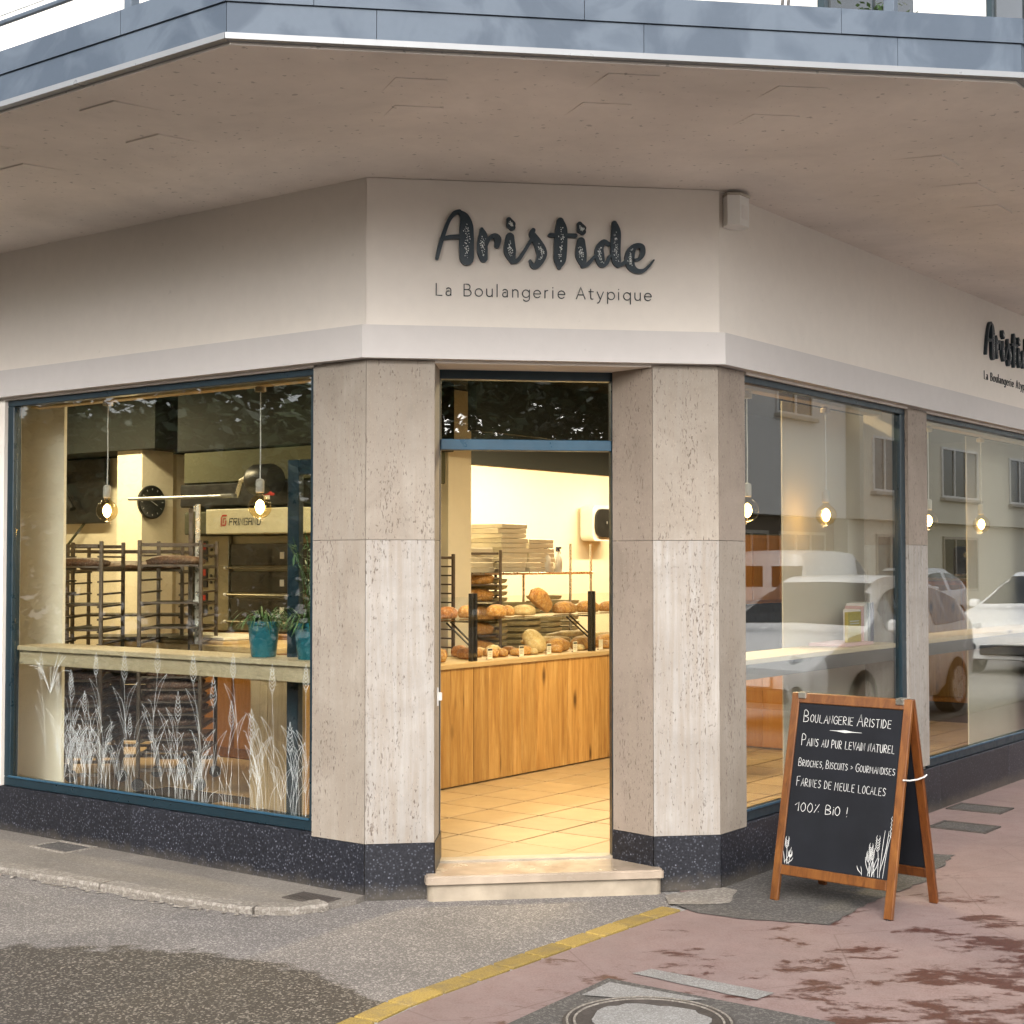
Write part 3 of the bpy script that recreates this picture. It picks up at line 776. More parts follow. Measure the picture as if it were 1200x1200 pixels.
edge_run(co, (0.0, 0.036), 3.648, 3.745, 0.7, 'zinc_panel', 'zinc')
edge_run(co, (0.0, 0.040), 3.510, 3.532, 1.0, 'drip_edge', 'zinc_edge')
sb = MB(); sb.prism(canopy_pts(OUT - 0.002) + ci, 3.70, 3.742); sb.build('balcony_floor', 'concrete_cap', canopy)
# upper floor
up = [(0.45, 14), (0.45, C0 + .2), (C0 + .2, 0.45), (14, 0.45)]; upi = [(14, 0.7), (1.6, 0.7), (0.7, 1.6), (0.7, 14)]
MB().prism(up + upi, 3.742, 9.6).build('upper_wall', 'white_wall', bld)
MB().prism([(-.6, 14), (-.6, C0 - .2), (C0 - .2, -.6), (14, -.6), (14, 0.7), (1.6, 0.7), (0.7, 1.6), (0.7, 14)], 9.6, 9.9).build('roof_slab', 'soffit', bld)
for (p_, w_) in ((3.4, 1.5), (6.6, 1.5), (9.8, 1.5)):
    wdw = MB().box(p_, p_ + w_, 0.40, 0.449, 4.9, 6.6).build('upper_window', 'blue_frame', bld)
    MB().box(p_ + .06, p_ + w_ / 2 - .03, 0.385, 0.399, 4.96, 6.54).build('pane', 'car_glass', wdw)
    MB().box(p_ + w_ / 2 + .03, p_ + w_ - .06, 0.385, 0.399, 4.96, 6.54).build('pane', 'car_glass', wdw)

# head fillers under the band
MB().box(0.0, 0.13, C0 + .30, 14, 2.6005, 2.6145).build('head_board', 'fascia', bld)
MB().box(C0 + .30, 14, 0.0, 0.13, 2.6005, 2.6145).build('head_board', 'fascia', bld)
MB().prism([ch_local(.30, .004), ch_local(CHW - .3, .004), ch_local(CHW - .25, .36), ch_local(.25, .36)], 2.6008, 2.6142).build('door_soffit', 'fascia', bld)
MB().prism([ch_local(.10, .30), ch_local(CHW - .1, .30), ch_local(CHW - .1, .36), ch_local(.1, .36)], 2.6145, 3.05).build('door_lintel', 'ceiling_black', bld)
# ---- shop windows
def shop_window_left(q0, q1):
    z0, z1 = 0.29, 2.598; f = 0.05
    m = MB()
    m.cbox(0.018, 0.075, q0, q1, z0, z0 + 0.055, .004); m.cbox(0.018, 0.075, q0, q1, z1 - 0.035, z1, .004)
    m.cbox(0.018, 0.075, q0, q0 + 0.034, z0 + 0.055, z1 - 0.035, .004); m.cbox(0.018, 0.075, q1 - 0.06, q1, z0 + 0.055, z1 - 0.035, .004)
    w = m.build('shop_window', 'blue_frame', bld)
    MB().cbox(0.008, 0.024, q0 + .03, q1 - .05, z0 + 0.052, z0 + 0.064, .002).build('sill_bead', 'blue_bar', w)
    MB().box(0.040, 0.048, q0 + 0.036, q1 - 0.062, z0 + 0.057, z1 - 0.037).build('pane', 'glass', w)
    return w
def shop_window_right(p0, p1):
    z0, z1 = 0.29, 2.598
    m = MB()
    m.cbox(p0, p1, 0.018, 0.075, z0, z0 + 0.055, .004); m.cbox(p0, p1, 0.018, 0.075, z1 - 0.035, z1, .004)
    m.cbox(p0, p0 + 0.012, 0.018, 0.075, z0 + 0.055, z1 - 0.035, .004); m.cbox(p1 - 0.075, p1, 0.018, 0.075, z0 + 0.055, z1 - 0.035, .004)
    w = m.build('shop_window', 'blue_frame', bld)
    MB().cbox(p0 + .01, p1 - .06, 0.008, 0.024, z0 + 0.052, z0 + 0.064, .002).build('sill_bead', 'blue_bar', w)
    MB().box(p0 + 0.014, p1 - 0.077, 0.040, 0.048, z0 + 0.057, z1 - 0.037).build('pane', 'glass', w)
    return w
WL = shop_window_left(C0 + 0.357, C0 + 2.93)
WR1 = shop_window_right(C0 + 0.284, C0 + 2.472)
WR2 = shop_window_right(C0 + 2.803, P3a)
MB().box(0.0, 0.12, C0 + 2.935, 14, PH + .003, 2.61).build('side_wall', 'fascia', bld)
MB().box(P3b, 14, 0.0, 0.12, PH + .003, 2.61).build('side_wall', 'fascia', bld)

# ---- wheat painted on the left pane: strokes on the outside of the glass (x along -q so that it reads left to right)
wheat = MB(); WK = 0.62
# local wheat plane: x = distance from the right end of the pane to the left, built straight in p,q,z
def wh(pts, w):                   # pts (s, z): s measured along q from the pane's right edge
    P = catmull([(a, b, w * WK) for a, b in pts], 4)
    tmp = MB(); ribbon(tmp, P, 0, 0, 0, True)
    wheat.add([(0.0385, C0 + 0.395 + v[0], v[2]) for v in tmp.v], tmp.f)
ZB = 0.352
def stalk(s, h, lean, ear=True, k=1.0):
    top = (s + lean, ZB + h)
    wh([(s, ZB), (s + lean * 0.15, ZB + h * 0.4), (s + lean * 0.6, ZB + h * 0.75), top], 0.0011)
    if ear:
        H = 0.13 * k; W_ = 0.022 * k
        wh([top, (top[0] - W_, top[1] + H * .4), (top[0] - W_ * .5, top[1] + H * .8), (top[0], top[1] + H * 1.2)], 0.0014)
        wh([top, (top[0] + W_, top[1] + H * .4), (top[0] + W_ * .5, top[1] + H * .8), (top[0], top[1] + H * 1.2)], 0.0014)
        for j in range(6):
            zz = top[1] + H * (0.12 + 0.15 * j)
            wh([(top[0], zz), (top[0] - W_ * .75, zz + H * .14)], 0.0016); wh([(top[0], zz), (top[0] + W_ * .75, zz + H * .14)], 0.0016)
    else:
        wh([top, (top[0] + .02, top[1] + .05), (top[0] + .045, top[1] + .06)], .0012)
    for j in range(random.randint(2, 3)):
        a = random.uniform(0.15, 0.7); sg = random.choice((-1, 1)); l = random.uniform(.12, .26)
        b0 = (s + lean * a * .6, ZB + h * a)
        wh([b0, (b0[0] + sg * l * .22, b0[1] + l * .6), (b0[0] + sg * l * .45, b0[1] + l)], 0.0013)
        wh([b0, (b0[0] + sg * l * .10, b0[1] + l * .65), (b0[0] + sg * l * .45, b0[1] + l)], 0.0011)
random.seed(3)
for s_, h_, l_ in [(0.04, .62, -.0), (0.26, .60, .02), (.52, .66, .05), (.72, .50, .0), (.80, .62, .08), (1.22, .66, -.05), (1.43, .60, .02), (1.62, .62, .08), (1.93, .52, .0), (1.88, .46, .04), (2.05, .50, .0), (0.38, .34, .05), (1.0, .40, 0), (1.35, .30, .05), (2.15, .58, .06), (.62, .4, -.04), (1.75, .40, .05), (.12, .3, .03)]:
    stalk(s_, h_, l_, True, random.uniform(.85, 1.15))
for i in range(40):
    stalk(2.15 * random.random() ** 1.15, random.uniform(.14, .48), random.uniform(-.1, .1), False)
for i in range(70):
    s_ = random.uniform(0.0, 2.0); h_ = random.uniform(.05, .25); l_ = random.uniform(-.08, .08)
    wh([(s_, ZB), (s_ + l_ * .3, ZB + h_ * .6), (s_ + l_, ZB + h_)], .0013)
# the plant at the far left of the pane
for i in range(16):
    a = random.uniform(-1.1, 1.1); l = random.uniform(.12, .26)
    wh([(2.12, .86), (2.12 + .5 * l * math.sin(a), .86 + .6 * l), (2.12 + l * math.sin(a), .86 + l * math.cos(a * .8))], .0018)
wheat.build('wheat_drawing', 'wheat_vinyl', WL, fixn=False, label='white line drawing of wheat ears and leaves')
random.seed(11)

# ---- door frame in the cut corner (local: building frame)
def chbox(mb, u0, u1, v0, v1, z0, z1, c=0.003):
    M = Matrix.Translation((*ch_local(0, 0), 0)) @ Matrix.Rotation(IA, 4, 'Z')
    return mb.cbox(u0, u1, v0, v1, z0, z1, c, M)
m = MB()
D0, D1, DV = 0.376, 1.275, 0.245
chbox(m, D0, D1, DV, DV + 0.07, 2.555, 2.64); chbox(m, D0 - .01, D0 + 0.012, DV + .001, DV + 0.07, 0.13, 2.555); chbox(m, D1 - 0.006, D1 + .02, DV + .001, DV + 0.07, 0.13, 2.555)
door = m.build('door_frame', 'blue_frame', bld)
m = MB(); chbox(m, D0 + .013, D1 - .007, DV - 0.004, DV + 0.066, 2.195, 2.25); m.build('transom_bar', 'blue_bar', door)
m = MB(); chbox(m, D0 + .014, D1 - .008, DV + .028, DV + .036, 2.252, 2.553, 0.001); m.build('transom_pane', 'glass', door)
# step: marble slab with nosing on a riser
st = MB()
def rounded_step(u0, u1, v0, v1, z0, z1, r, name, mat, bev):
    pts = []
    for (cx, cy, a0) in ((u0 + r, v0 + r, PI), (u1 - r, v0 + r, 1.5 * PI)):
        for k in range(7): a = a0 + (PI / 2) * k / 6; pts.append(ch_local(cx + r * math.cos(a), cy + r * math.sin(a)))
    pts += [ch_local(u1, -0.002), ch_local(1.425, 0.0), ch_local(1.30, v1), ch_local(0.36, v1), ch_local(0.335, 0.0), ch_local(u0, -0.002)]
    b = bmesh.new(); vs = [b.verts.new((x, y, z0)) for x, y in pts]; f = b.faces.new(vs)
    ex = bmesh.ops.extrude_face_region(b, geom=[f]); bmesh.ops.translate(b, vec=(0, 0, z1 - z0), verts=[e for e in ex['geom'] if isinstance(e, bmesh.types.BMVert)])
    top = [e for e in b.edges if all(abs(v.co.z - z1) < 1e-5 for v in e.verts)]
    bmesh.ops.bevel(b, geom=top, offset=bev, segments=3, affect='EDGES')
    b.verts.index_update(); m = MB().add([v.co.copy() for v in b.verts], [[v.index for v in f.verts] for f in b.faces]); b.free()
    return m.build(name, mat, bld, True)
riser = rounded_step(0.300, 1.452, -0.065, 0.0, 0.0, 0.082, 0.04, 'step_riser', 'marble', 0.001)
rounded_step(0.288, 1.458, -0.088, 0.24, 0.084, 0.124, 0.02, 'step_slab', 'marble_top', 0.008)
m = MB(); chbox(m, 0.36, 1.30, 0.242, 0.33, 0.10, 0.133, .002); m.build('threshold', 'marble', bld)

# ================================================================== interior shell
def room(name, mat, *b):
    m = MB()
    for x in b: m.box(*x)
    return struct(m.build(name, mat, loc=(QX, QY, 0), rz=AR))
FZ = 0.13
fl = struct(MB().prism([(0.16, C0 + .36), (0.3, 1.62), ch_local(0.40, 0.33), ch_local(1.30, 0.33), (C0 + .3, .31), (C0 + .3, .16), (12, 0.16), (12, 9), (0.16, 9)], 0.02, FZ - 0.006).build('shop_floor', 'floor_grout', loc=(QX, QY, 0), rz=AR))
tile = None; TS = 0.38
def inside(p, q):
    # inner side of the fronts and of the cut corner
    if p < 0.17 or q < 0.17: return False
    d = ch_local(0, 0.34); nx, ny = -math.sin(IA), math.cos(IA)
    return (p - d[0]) * nx + (q - d[1]) * ny > 0
cnt = 0
for i in range(-1, 22):
    for j in range(-3, 13):
        p0 = -0.06 + i * TS; q0 = 1.154 - 3 * TS + j * TS + 3 * TS * 0 
        cs = [(p0, q0), (p0 + TS, q0), (p0 + TS, q0 + TS), (p0, q0 + TS)]
        if q0 > 2.4 and p0 > 1.0: continue
        if q0 > 3.4 or p0 > 8: continue
        ins = [inside(*c) for c in cs]
        if not any(ins): continue
        if all(ins):
            if tile is None:
                o = MB().cbox(0.008, TS - 0.008, 0.008, TS - 0.008, -0.006, 0, 0.0015).build('floor_tile', 'floor_tile', fl); tile = o.data
            else: o = bpy.data.objects.new('floor_tile', tile); COL.objects.link(o); o.parent = fl
            o.location = (p0, q0, FZ)
        else:   # cut tile: clip the square against the three lines
            poly = [(a, b) for a, b in [(p0 + .002, q0 + .002), (p0 + TS - .002, q0 + .002), (p0 + TS - .002, q0 + TS - .002), (p0 + .002, q0 + TS - .002)]]
            d = ch_local(0, 0.333); n3 = (-math.sin(IA), math.cos(IA))
            for (ox, oy), (nx, ny) in (((0.17, 0), (1, 0)), ((0, 0.17), (0, 1)), (d, n3)):
                out = []
                for a, b in zip(poly, poly[1:] + poly[:1]):
                    da = (a[0] - ox) * nx + (a[1] - oy) * ny; db = (b[0] - ox) * nx + (b[1] - oy) * ny
                    if da >= 0: out.append(a)
                    if da * db < 0: t = da / (da - db); out.append((a[0] + (b[0] - a[0]) * t, a[1] + (b[1] - a[1]) * t))
                poly = out
                if len(poly) < 3: break
            if len(poly) >= 3: MB().prism(poly, FZ - 0.006, FZ).build('floor_tile', 'floor_tile', fl)
        cnt += 1
MB().box(1.3, 12, 2.8, 9, FZ - .006, FZ - .001).build('back_floor', 'floor_tile', fl)
MB().box(0.17, 1.3, 4.2, 9, FZ - .006, FZ - .001).build('back_floor', 'floor_tile', fl)
struct(MB().prism([(0.14, 9.2), (0.14, 1.30), (1.30, 0.14), (12, 0.14), (12, 9.2)], 3.05, 3.15).build('ceiling', 'ceiling_black', loc=(QX, QY, 0), rz=AR))
room('back_wall', 'inner_wall', (3.9, 12, 5.75, 5.9, 0.1, 2.62))
room('back_wall_upper', 'ceiling_black', (3.9, 12, 5.72, 5.9, 2.62, 3.05))
room('kitchen_wall', 'inner_wall', (3.15, 3.3, 6.3, 9.1, 0.1, 2.55))
room('kitchen_wall_upper', 'ceiling_black', (3.12, 3.3, 6.27, 9.1, 2.55, 3.05))
room('kitchen_return_wall', 'olive_wall', (3.301, 4.05, 6.3, 6.45, 0.1, 3.05), (3.9, 4.05, 5.901, 6.299, 0.1, 3.05))
room('end_wall', 'inner_wall', (0.13, 3.3, 9.1, 9.25, 0.1, 3.05))
room('right_end_wall', 'olive_wall', (12, 12.15, 0.1, 5.9, 0.1, 3.05))
room('front_inner_lintel', 'ceiling_black', (0.131, 0.18, C0 + .3, 9.1, 2.62, 3.05), (C0 + .3, 12, 0.131, 0.18, 2.62, 3.05))
room('partition_wall', 'beige_wall', (2.80, 4.60, 0.42, 0.428, 0.124, 2.60))
room('partition_wall', 'beige_wall', (5.95, 9.5, 0.42, 0.428, 0.124, 2.60))
room('window_column', 'inner_wall', (0.42, 0.44, 4.17, 5.2, 0.124, 3.04))
room('column', 'inner_wall', (2.72, 3.05, 6.23, 6.55, 0.124, 2.56))
room('kitchen_beam', 'ceiling_black', (2.66, 3.11, 6.0, 9.1, 2.561, 3.045))
room('column', 'inner_wall', (4.05, 4.35, 4.03, 4.20, 0.124, 3.04))
room('counter_bulkhead', 'ceiling_black', (3.46, 6.39, 3.28, 3.36, 2.62, 3.05))
room('dark_bulkhead', 'ceiling_black', (6.4, 10.0, 3.1, 3.2, 1.9, 3.05))
# ================================================================== interior lamps (ceiling strips added out of view to brighten the shop)
def ceiling_fill(p, q, L, power, label, along_p=True, z=3.02):
    t = thing('ceiling_fill', label, 'fill light', W(p, q, z), AR if along_p else AR + PI/2, 'fill strips added on the black shop ceiling')
    MB().cbox(-L/2, L/2, -0.05, 0.05, 0.0, 0.03, 0.004).build('housing', 'white_plastic', t)
    MB().cbox(-L/2 + .02, L/2 - .02, -0.035, 0.035, -0.015, 0.0, 0.006).build('diffuser', 'fill_tube', t)
    ld = bpy.data.lights.new('fill_strip', 'AREA'); ld.shape = 'RECTANGLE'; ld.size = L; ld.size_y = 0.1
    ld.energy = power; ld.color = (1.0, 0.79, 0.45)
    lo = bpy.data.objects.new('fill_strip', ld); COL.objects.link(lo); lo.parent = t; lo.location = (0, 0, -0.02)
ceiling_fill(6.2, 4.6, 2.4, 62, 'fill strip added over the back shelves behind the counter')
ceiling_fill(9.0, 4.4, 2.4, 55, 'fill strip added over the far end of the back wall')
ceiling_fill(3.0, 1.15, 1.6, 52, 'fill strip added in front of the bread counter')
ceiling_fill(6.8, 1.7, 2.4, 10, 'fill strip added near the right hand windows')
ceiling_fill(1.6, 3.2, 1.6, 18, 'fill strip added over the left end of the counter', False)
ceiling_fill(1.9, 6.3, 1.8, 42, 'fill strip added over the kitchen corner', False)

# ---- pendants
def pendant(p, q, zb, label, first=None):
    grp = 'bare bulb pendants hanging inside the shop windows'
    if first:
        t = copy_tree(first); t.location = W(p, q, zb); t['label'] = label; return t
    t = thing('pendant_lamp', label, 'lamp', W(p, q, zb), 0, grp)
    MB().tube([(0, 0, 0.13), (0.002, 0, 0.3), (0, 0.001, 0.45), (0, 0, 0.62)], 0.0035, 6).build('cable', 'cord', t)
    MB().lathe([(0.03, 0.60), (0.03, 0.625), (0.012, 0.635), (0.004, 0.635)][::1], 16).build('ceiling_rose', 'pine', t)
    MB().lathe([(0.021, 0.058), (0.023, 0.062), (0.0235, 0.12), (0.018, 0.13), (0.006, 0.134)], 20).build('socket', 'concrete_cap', t, True)
    prof = [(0.0125, 0.062), (0.014, 0.05)]
    for k in range(1, 15): a = rad(68) - (rad(158)) * k / 14; prof.append((0.0475 * math.cos(a) if math.cos(a) > 0 else 0.001, 0.0475 * math.sin(a)))
    b = MB().lathe(prof, 28).build('bulb', 'bulb_glass', t, True)
    f = MB()
    f.tube([(0.009 * math.cos(k * .9), 0.009 * math.sin(k * .9), -0.02 + k * 0.0035) for k in range(14)], 0.0016, 6)
    f.lathe([(0.002, -0.030), (0.014, -0.020), (0.020, 0), (0.014, 0.020), (0.002, 0.030)], 12)
    f.build('filament', 'filament', b)
    ld = bpy.data.lights.new('bulb_light', 'POINT'); ld.energy = 0.22; ld.color = (1, 0.62, 0.28); ld.shadow_soft_size = 0.02
    lo = bpy.data.objects.new('bulb_light', ld); COL.objects.link(lo); lo.parent = t; lo.location = (0, 0, -0.075)
    b.scale = (1.32, 1.32, 1.32); b.location = (0, 0, -.018)
    return t
p1 = pendant(0.22, 3.49, 1.945, 'left bulb pendant in the big left window, in front of the racks')
pendant(0.22, 2.21, 1.940, 'right bulb pendant in the big left window, in front of the oven', p1)
pendant(1.97, 0.22, 1.928, 'bulb pendant right beside the corner pillar in the right window', p1)
pendant(2.98, 0.22, 1.928, 'bulb pendant hanging above the books in the right window', p1)
pendant(4.64, 0.22, 1.930, 'bulb pendant just past the narrow pillar in the far right window', p1)
pendant(5.70, 0.22, 1.926, 'bulb pendant farthest right, at the edge of the photo', p1)
def batten(label, a, b, rz=AR):
    t = tag(MB().cbox(a[0], a[1], b[0], b[1], 2.565, 2.60, .003).build('lamp_batten', 'counter_top', loc=(QX, QY, 0), rz=AR), label, 'batten')
batten('pale wooden batten carrying the lamps along the head of the left window', (0.16, 0.24), (1.62, 4.15))
batten('pale wooden batten along the head of the right window', (1.55, 3.7), (0.16, 0.24))
batten('pale wooden batten along the head of the far right window', (4.06, 6.9), (0.16, 0.24))

# ---- window shelves
def shelf_unit(label, x0, x1, y0, y1, z, mat, along):
    t = thing('window_shelf', label, 'shelf', (QX, QY, 0), AR)
    MB().cbox(x0, x1, y0, y1, z - 0.028, z, .003).build('shelf_board', mat, t)
    if along == 'q':
        MB().cbox(x0 + .02, x0 + .045, y0, y1, z - 0.11, z - 0.0285, .002).build('apron', mat, t)
        for q in (y0 + .35, (y0 + y1) / 2, y1 - .35): MB().cbox(x0 + .046, x1 - .05, q, q + .03, z - .1, z - .029, .002).build('bracket', 'pine', t)
    else:
        MB().cbox(x0, x1, y0 + .02, y0 + .045, z - 0.11, z - 0.0285, .002).build('apron', 'dark_steel', t)
        for q in (x0 + .35, (x0 + x1) / 2, x1 - .35): MB().cbox(q, q + .03, y0 + .046, y1 - .05, z - .1, z - .029, .002).build('bracket', 'pine', t)
    return t
SZL, SZR = 1.125, 1.115
shelf_unit('long pale wooden counter shelf across the left window', 0.06, 0.37, 1.63, 4.165, SZL, 'shelf_wood', 'q')
shelf_unit('pale counter shelf with books across the right window', 1.56, 3.70, 0.06, 0.38, SZR, 'shelf_wood_x', 'p')
shelf_unit('short wooden counter shelf in the far right window', 4.08, 6.9, 0.06, 0.38, SZR, 'counter_top', 'p')

# ---- plant pots
def plant_pot(p, q, label, seed):
    random.seed(seed)
    t = thing('potted_plant', label, 'plant', W(p, q, SZL + .001), 0, 'teal plant pots on the left window shelf')
    MB().lathe([(0.062, 0), (0.066, 0.004), (0.083, 0.165), (0.088, 0.168), (0.089, 0.188), (0.083, 0.189), (0.080, 0.17), (0.02, 0.168)], 32).build('pot', 'teal_pot', t, True)
    MB().lathe([(0.001, 0.166), (0.078, 0.172), (0.001, 0.180)], 20).build('soil', 'soil', t)
    m = MB()
    for i in range(95):
        a = random.uniform(0, 2 * PI); l = random.uniform(0.10, 0.28); w = random.uniform(0.003, 0.007)
        r0 = random.uniform(0, .05); base = Vector((r0 * math.cos(a), r0 * math.sin(a), 0.175)); up = random.uniform(.35, 1.5)
        side = Vector((-math.sin(a), math.cos(a), 0)); prev = None; vs = []
        for k in range(6):
            u = k / 5; c = base + Vector((math.cos(a), math.sin(a), 0)) * (l * u * .75) + Vector((0, 0, l * (up * u - (up * .9 + .25) * u * u)))
            ww = w * (1 - u) ** .6 + .0004; vs += [c - side * ww, c + side * ww + Vector((0, 0, .001))]
        m.add(vs, [(2 * k, 2 * k + 1, 2 * k + 3, 2 * k + 2) for k in range(5)])
    o = m.build('leaf_blades', 'leaf_green', t, fixn=False); o['kind'] = 'stuff'
    return t
plant_pot(0.20, 2.155, 'teal pot with a grassy plant, the fully visible one on the window shelf', 5)
pp = plant_pot(0.20, 1.81, 'teal pot half hidden by the window frame, with tall bamboo-like leaves', 8)
random.seed(21); m = MB()
for i in range(9):
    x, y = random.uniform(-.04, .04), random.uniform(-.04, .04); h = random.uniform(.30, .55); lx, ly = random.uniform(-.16, .02), random.uniform(-.02, .2)
    st = [Vector((x + lx * t * t, y + ly * t * t, .175 + h * t)) for t in (0, .25, .5, .75, 1)]
    m.tube(st, .002, 5)
    for k in range(10):
        t = random.uniform(.3, 1); c = Vector((x + lx * t * t, y + ly * t * t, .175 + h * t)); d = Vector((random.uniform(-1, 1), random.uniform(-1, 1), random.uniform(-.5, .4))).normalized() * random.uniform(.05, .10)
        sd_ = d.cross(Vector((0, 0, 1))).normalized() * .007
        m.add([c, c + d * .4 + sd_, c + d, c + d * .4 - sd_], [(0, 1, 2, 3)])
m.build('leafy_stems', 'leaf_green', pp, fixn=False)['kind'] = 'stuff'
random.seed(11)

# ---- open entrance door seen through the left window
hinge = ch_local(0.386, 0.335)
hp = W(*hinge); ex, ey = -1.153, 7.905
da = math.atan2(ey - hp[1], ex - hp[0])
dr = thing('entrance_door', 'blue framed glass entrance door standing open against the inside of the left pillar', 'door', (hp[0], hp[1], FZ), da)
dm = MB(); dl = 0.87
for x0, x1, z0, z1 in ((0, .07, .005, 2.04), (dl - .07, dl, .005, 2.04), (.07, dl - .07, .005, .16), (.07, dl - .07, 1.96, 2.04)): dm.cbox(x0, x1, -.02, .03, z0, z1, .003)
dm.build('frame', 'blue_frame', dr)
MB().box(.07, dl - .07, 0.0, 0.008, .16, 1.96).build('pane', 'glass_clear', dr)
MB().tube([(dl - .035, -.02, 0.85), (dl - .035, -.06, 0.85), (dl - .16, -.06, 0.85)], .009).build('handle', 'stainless', dr)
# latch plate on the left jamb
lt = thing('latch_keeper', 'small white metal latch keeper on the left door jamb', 'latch', W(*ch_local(0.366, 0.16), 0.96), AC)
MB().cbox(-.006, .004, -.016, .016, -.045, .045, .002).build('plate', 'white_plastic', lt)
MB().cbox(-.004, .022, -.010, .012, -.02, .02, .003).build('catch', 'white_plastic', lt)

# ================================================================== bread counter
ct = thing('bread_counter', 'long wooden bread counter of vertical knotty planks facing the door', 'counter', (QX, QY, 0), AR)
CT = 0.95; CQ = 2.60; CP0, CP1 = 0.97, 5.6
x = CP0; k = 0; rnd = random.Random(4)
bw = [0.155, 0.125, 0.145, 0.11]
while x < CP1 - .05:
    w_ = bw[k % 4] * rnd.uniform(.9, 1.1); x1 = min(x + w_, CP1)
    gap = 0.006 if k % 4 == 3 else 0.0015
    MB().cbox(x + .0004, x1 - gap, CQ + rnd.uniform(0, .001), CQ + .022, FZ + .012, CT - 0.034, .0012).build('plank', 'counter_wood', ct); x = x1; k += 1
y = CQ + .023
for k in range(3):
    MB().cbox(CP0, CP0 + .022, y, y + .148, FZ + .012, CT - .034, .0015).build('plank', 'pine', ct); y += .149
MB().box(CP0 + .03, CP1, CQ + .03, CQ + .46, FZ, CT - .034).build('carcass', 'pine', ct)
MB().cbox(CP0 - .015, CP1, CQ - .012, CQ + .52, CT - .033, CT, .003).build('worktop', 'counter_top', ct)
# bread guard: posts, glass shelf and front glass
gd = thing('bread_guard', 'glass bread guard with black steel posts on the counter', 'display guard', (QX, QY, CT), AR)
for p in (1.20, 2.645, 4.105, 5.45):
    for dx in (-.030, .014): MB().cbox(p + dx, p + dx + .022, 2.655, 2.685, .0, .462 if p < 4 else .455, .002).build('post', 'dark_steel', gd)
    MB().tube([(p + .0, 2.69, .10), (p + .0, 2.90, .255)], .007, 6).build('strut', 'dark_steel', gd)
    MB().tube([(p + .02, 2.69, .12), (p + .02, 2.88, .262)], .007, 6).build('strut', 'dark_steel', gd)
    MB().cbox(p - .012, p + .03, 2.686, 3.04, .262, .272, .001).build('bracket', 'dark_steel', gd)
MB().cbox(1.2, 5.45, 2.70, 3.03, .273, .281, .001).build('glass_shelf', 'glass_clear', gd)
MB().cbox(1.2, 5.45, 2.640, 2.646, .03, .44, .001).build('glass_front', 'glass_clear', gd)

# ---- breads
def noise_blob(name, mat, sx, sy, sz, flat=.35, amp=.06, seed=0, score=0, sub=3):
    b = bmesh.new(); bmesh.ops.create_icosphere(b, subdivisions=sub, radius=1); r = random.Random(seed)
    ph = [(r.uniform(0, 6), r.uniform(2, 5), Vector((r.uniform(-1, 1), r.uniform(-1, 1), r.uniform(-1, 1)))) for _ in range(7)]
    for v in b.verts:
        d = sum(math.sin(f * v.co.dot(a) * 2 + o) for o, f, a in ph) / 7 * amp
        c = v.co.copy()
        if score:
            s_ = math.sin(c.x * PI * score + c.y * 1.6)
            if c.z > .2: d += -0.16 * max(0, s_) ** 6 + .05
        # box-ish power shape
        c = Vector((math.copysign(abs(c.x) ** .8, c.x), math.copysign(abs(c.y) ** .8, c.y), c.z))
        c *= (1 + d)
        if c.z < -flat: c.z = -flat + (c.z + flat) * .12
        v.co = Vector((c.x * sx, c.y * sy, (c.z + flat + .08) * sz))
    b.verts.index_update()
    m = MB().add([v.co.copy() for v in b.verts], [[v.index for v in f.verts] for f in b.faces]); b.free()
    me = m.mesh(name); me.materials.append(MATS[mat])
    for p_ in me.polygons: p_.use_smooth = True
    return me
BM = dict(
    tin=noise_blob('tin_loaf', 'crust_gold', .105, .055, .062, .55, .07, 1, 2.6),
    tin2=noise_blob('tin_loaf', 'crust_brown', .105, .055, .058, .55, .09, 2, 3.2),
    boule=noise_blob('round_loaf', 'crust_pale', .105, .10, .07, .45, .07, 3, 1.6),
    dark=noise_blob('dark_loaf', 'crust_dark', .20, .058, .045, .4, .09, 4, 4),
    gold=noise_blob('country_loaf', 'crust_gold', .15, .085, .072, .45, .08, 6, 2),
    bag=noise_blob('baguette', 'crust_pale', .31, .038, .036, .4, .05, 7, 5),
    roll=noise_blob('bread_roll', 'crust_pale', .055, .05, .042, .45, .09, 8, 0, 2),
    brio=noise_blob('brioche', 'crust_gold', .060, .048, .050, .45, .12, 9, 1.5, 2))
NM = dict(tin='tin_loaf', tin2='tin_loaf', boule='round_loaf', dark='dark_loaf', gold='country_loaf', bag='baguette', roll='bread_roll', brio='brioche')
def put_bread(kind, p, q, z, rz, label, group, s=1.0, tilt=0, cat='bread'):
    o = bpy.data.objects.new(NM[kind], BM[kind]); COL.objects.link(o)
    o.location = W(p, q, z); o.rotation_euler = (tilt, 0, AR + rz); s *= .84; o.scale = (s, s * random.uniform(.9, 1.06), s * random.uniform(.85, 1.08))
    return tag(o, label, cat, group)
GC = 'breads laid out on the counter'; GS = 'loaves on the glass shelf above the counter'
Z0 = CT + .001
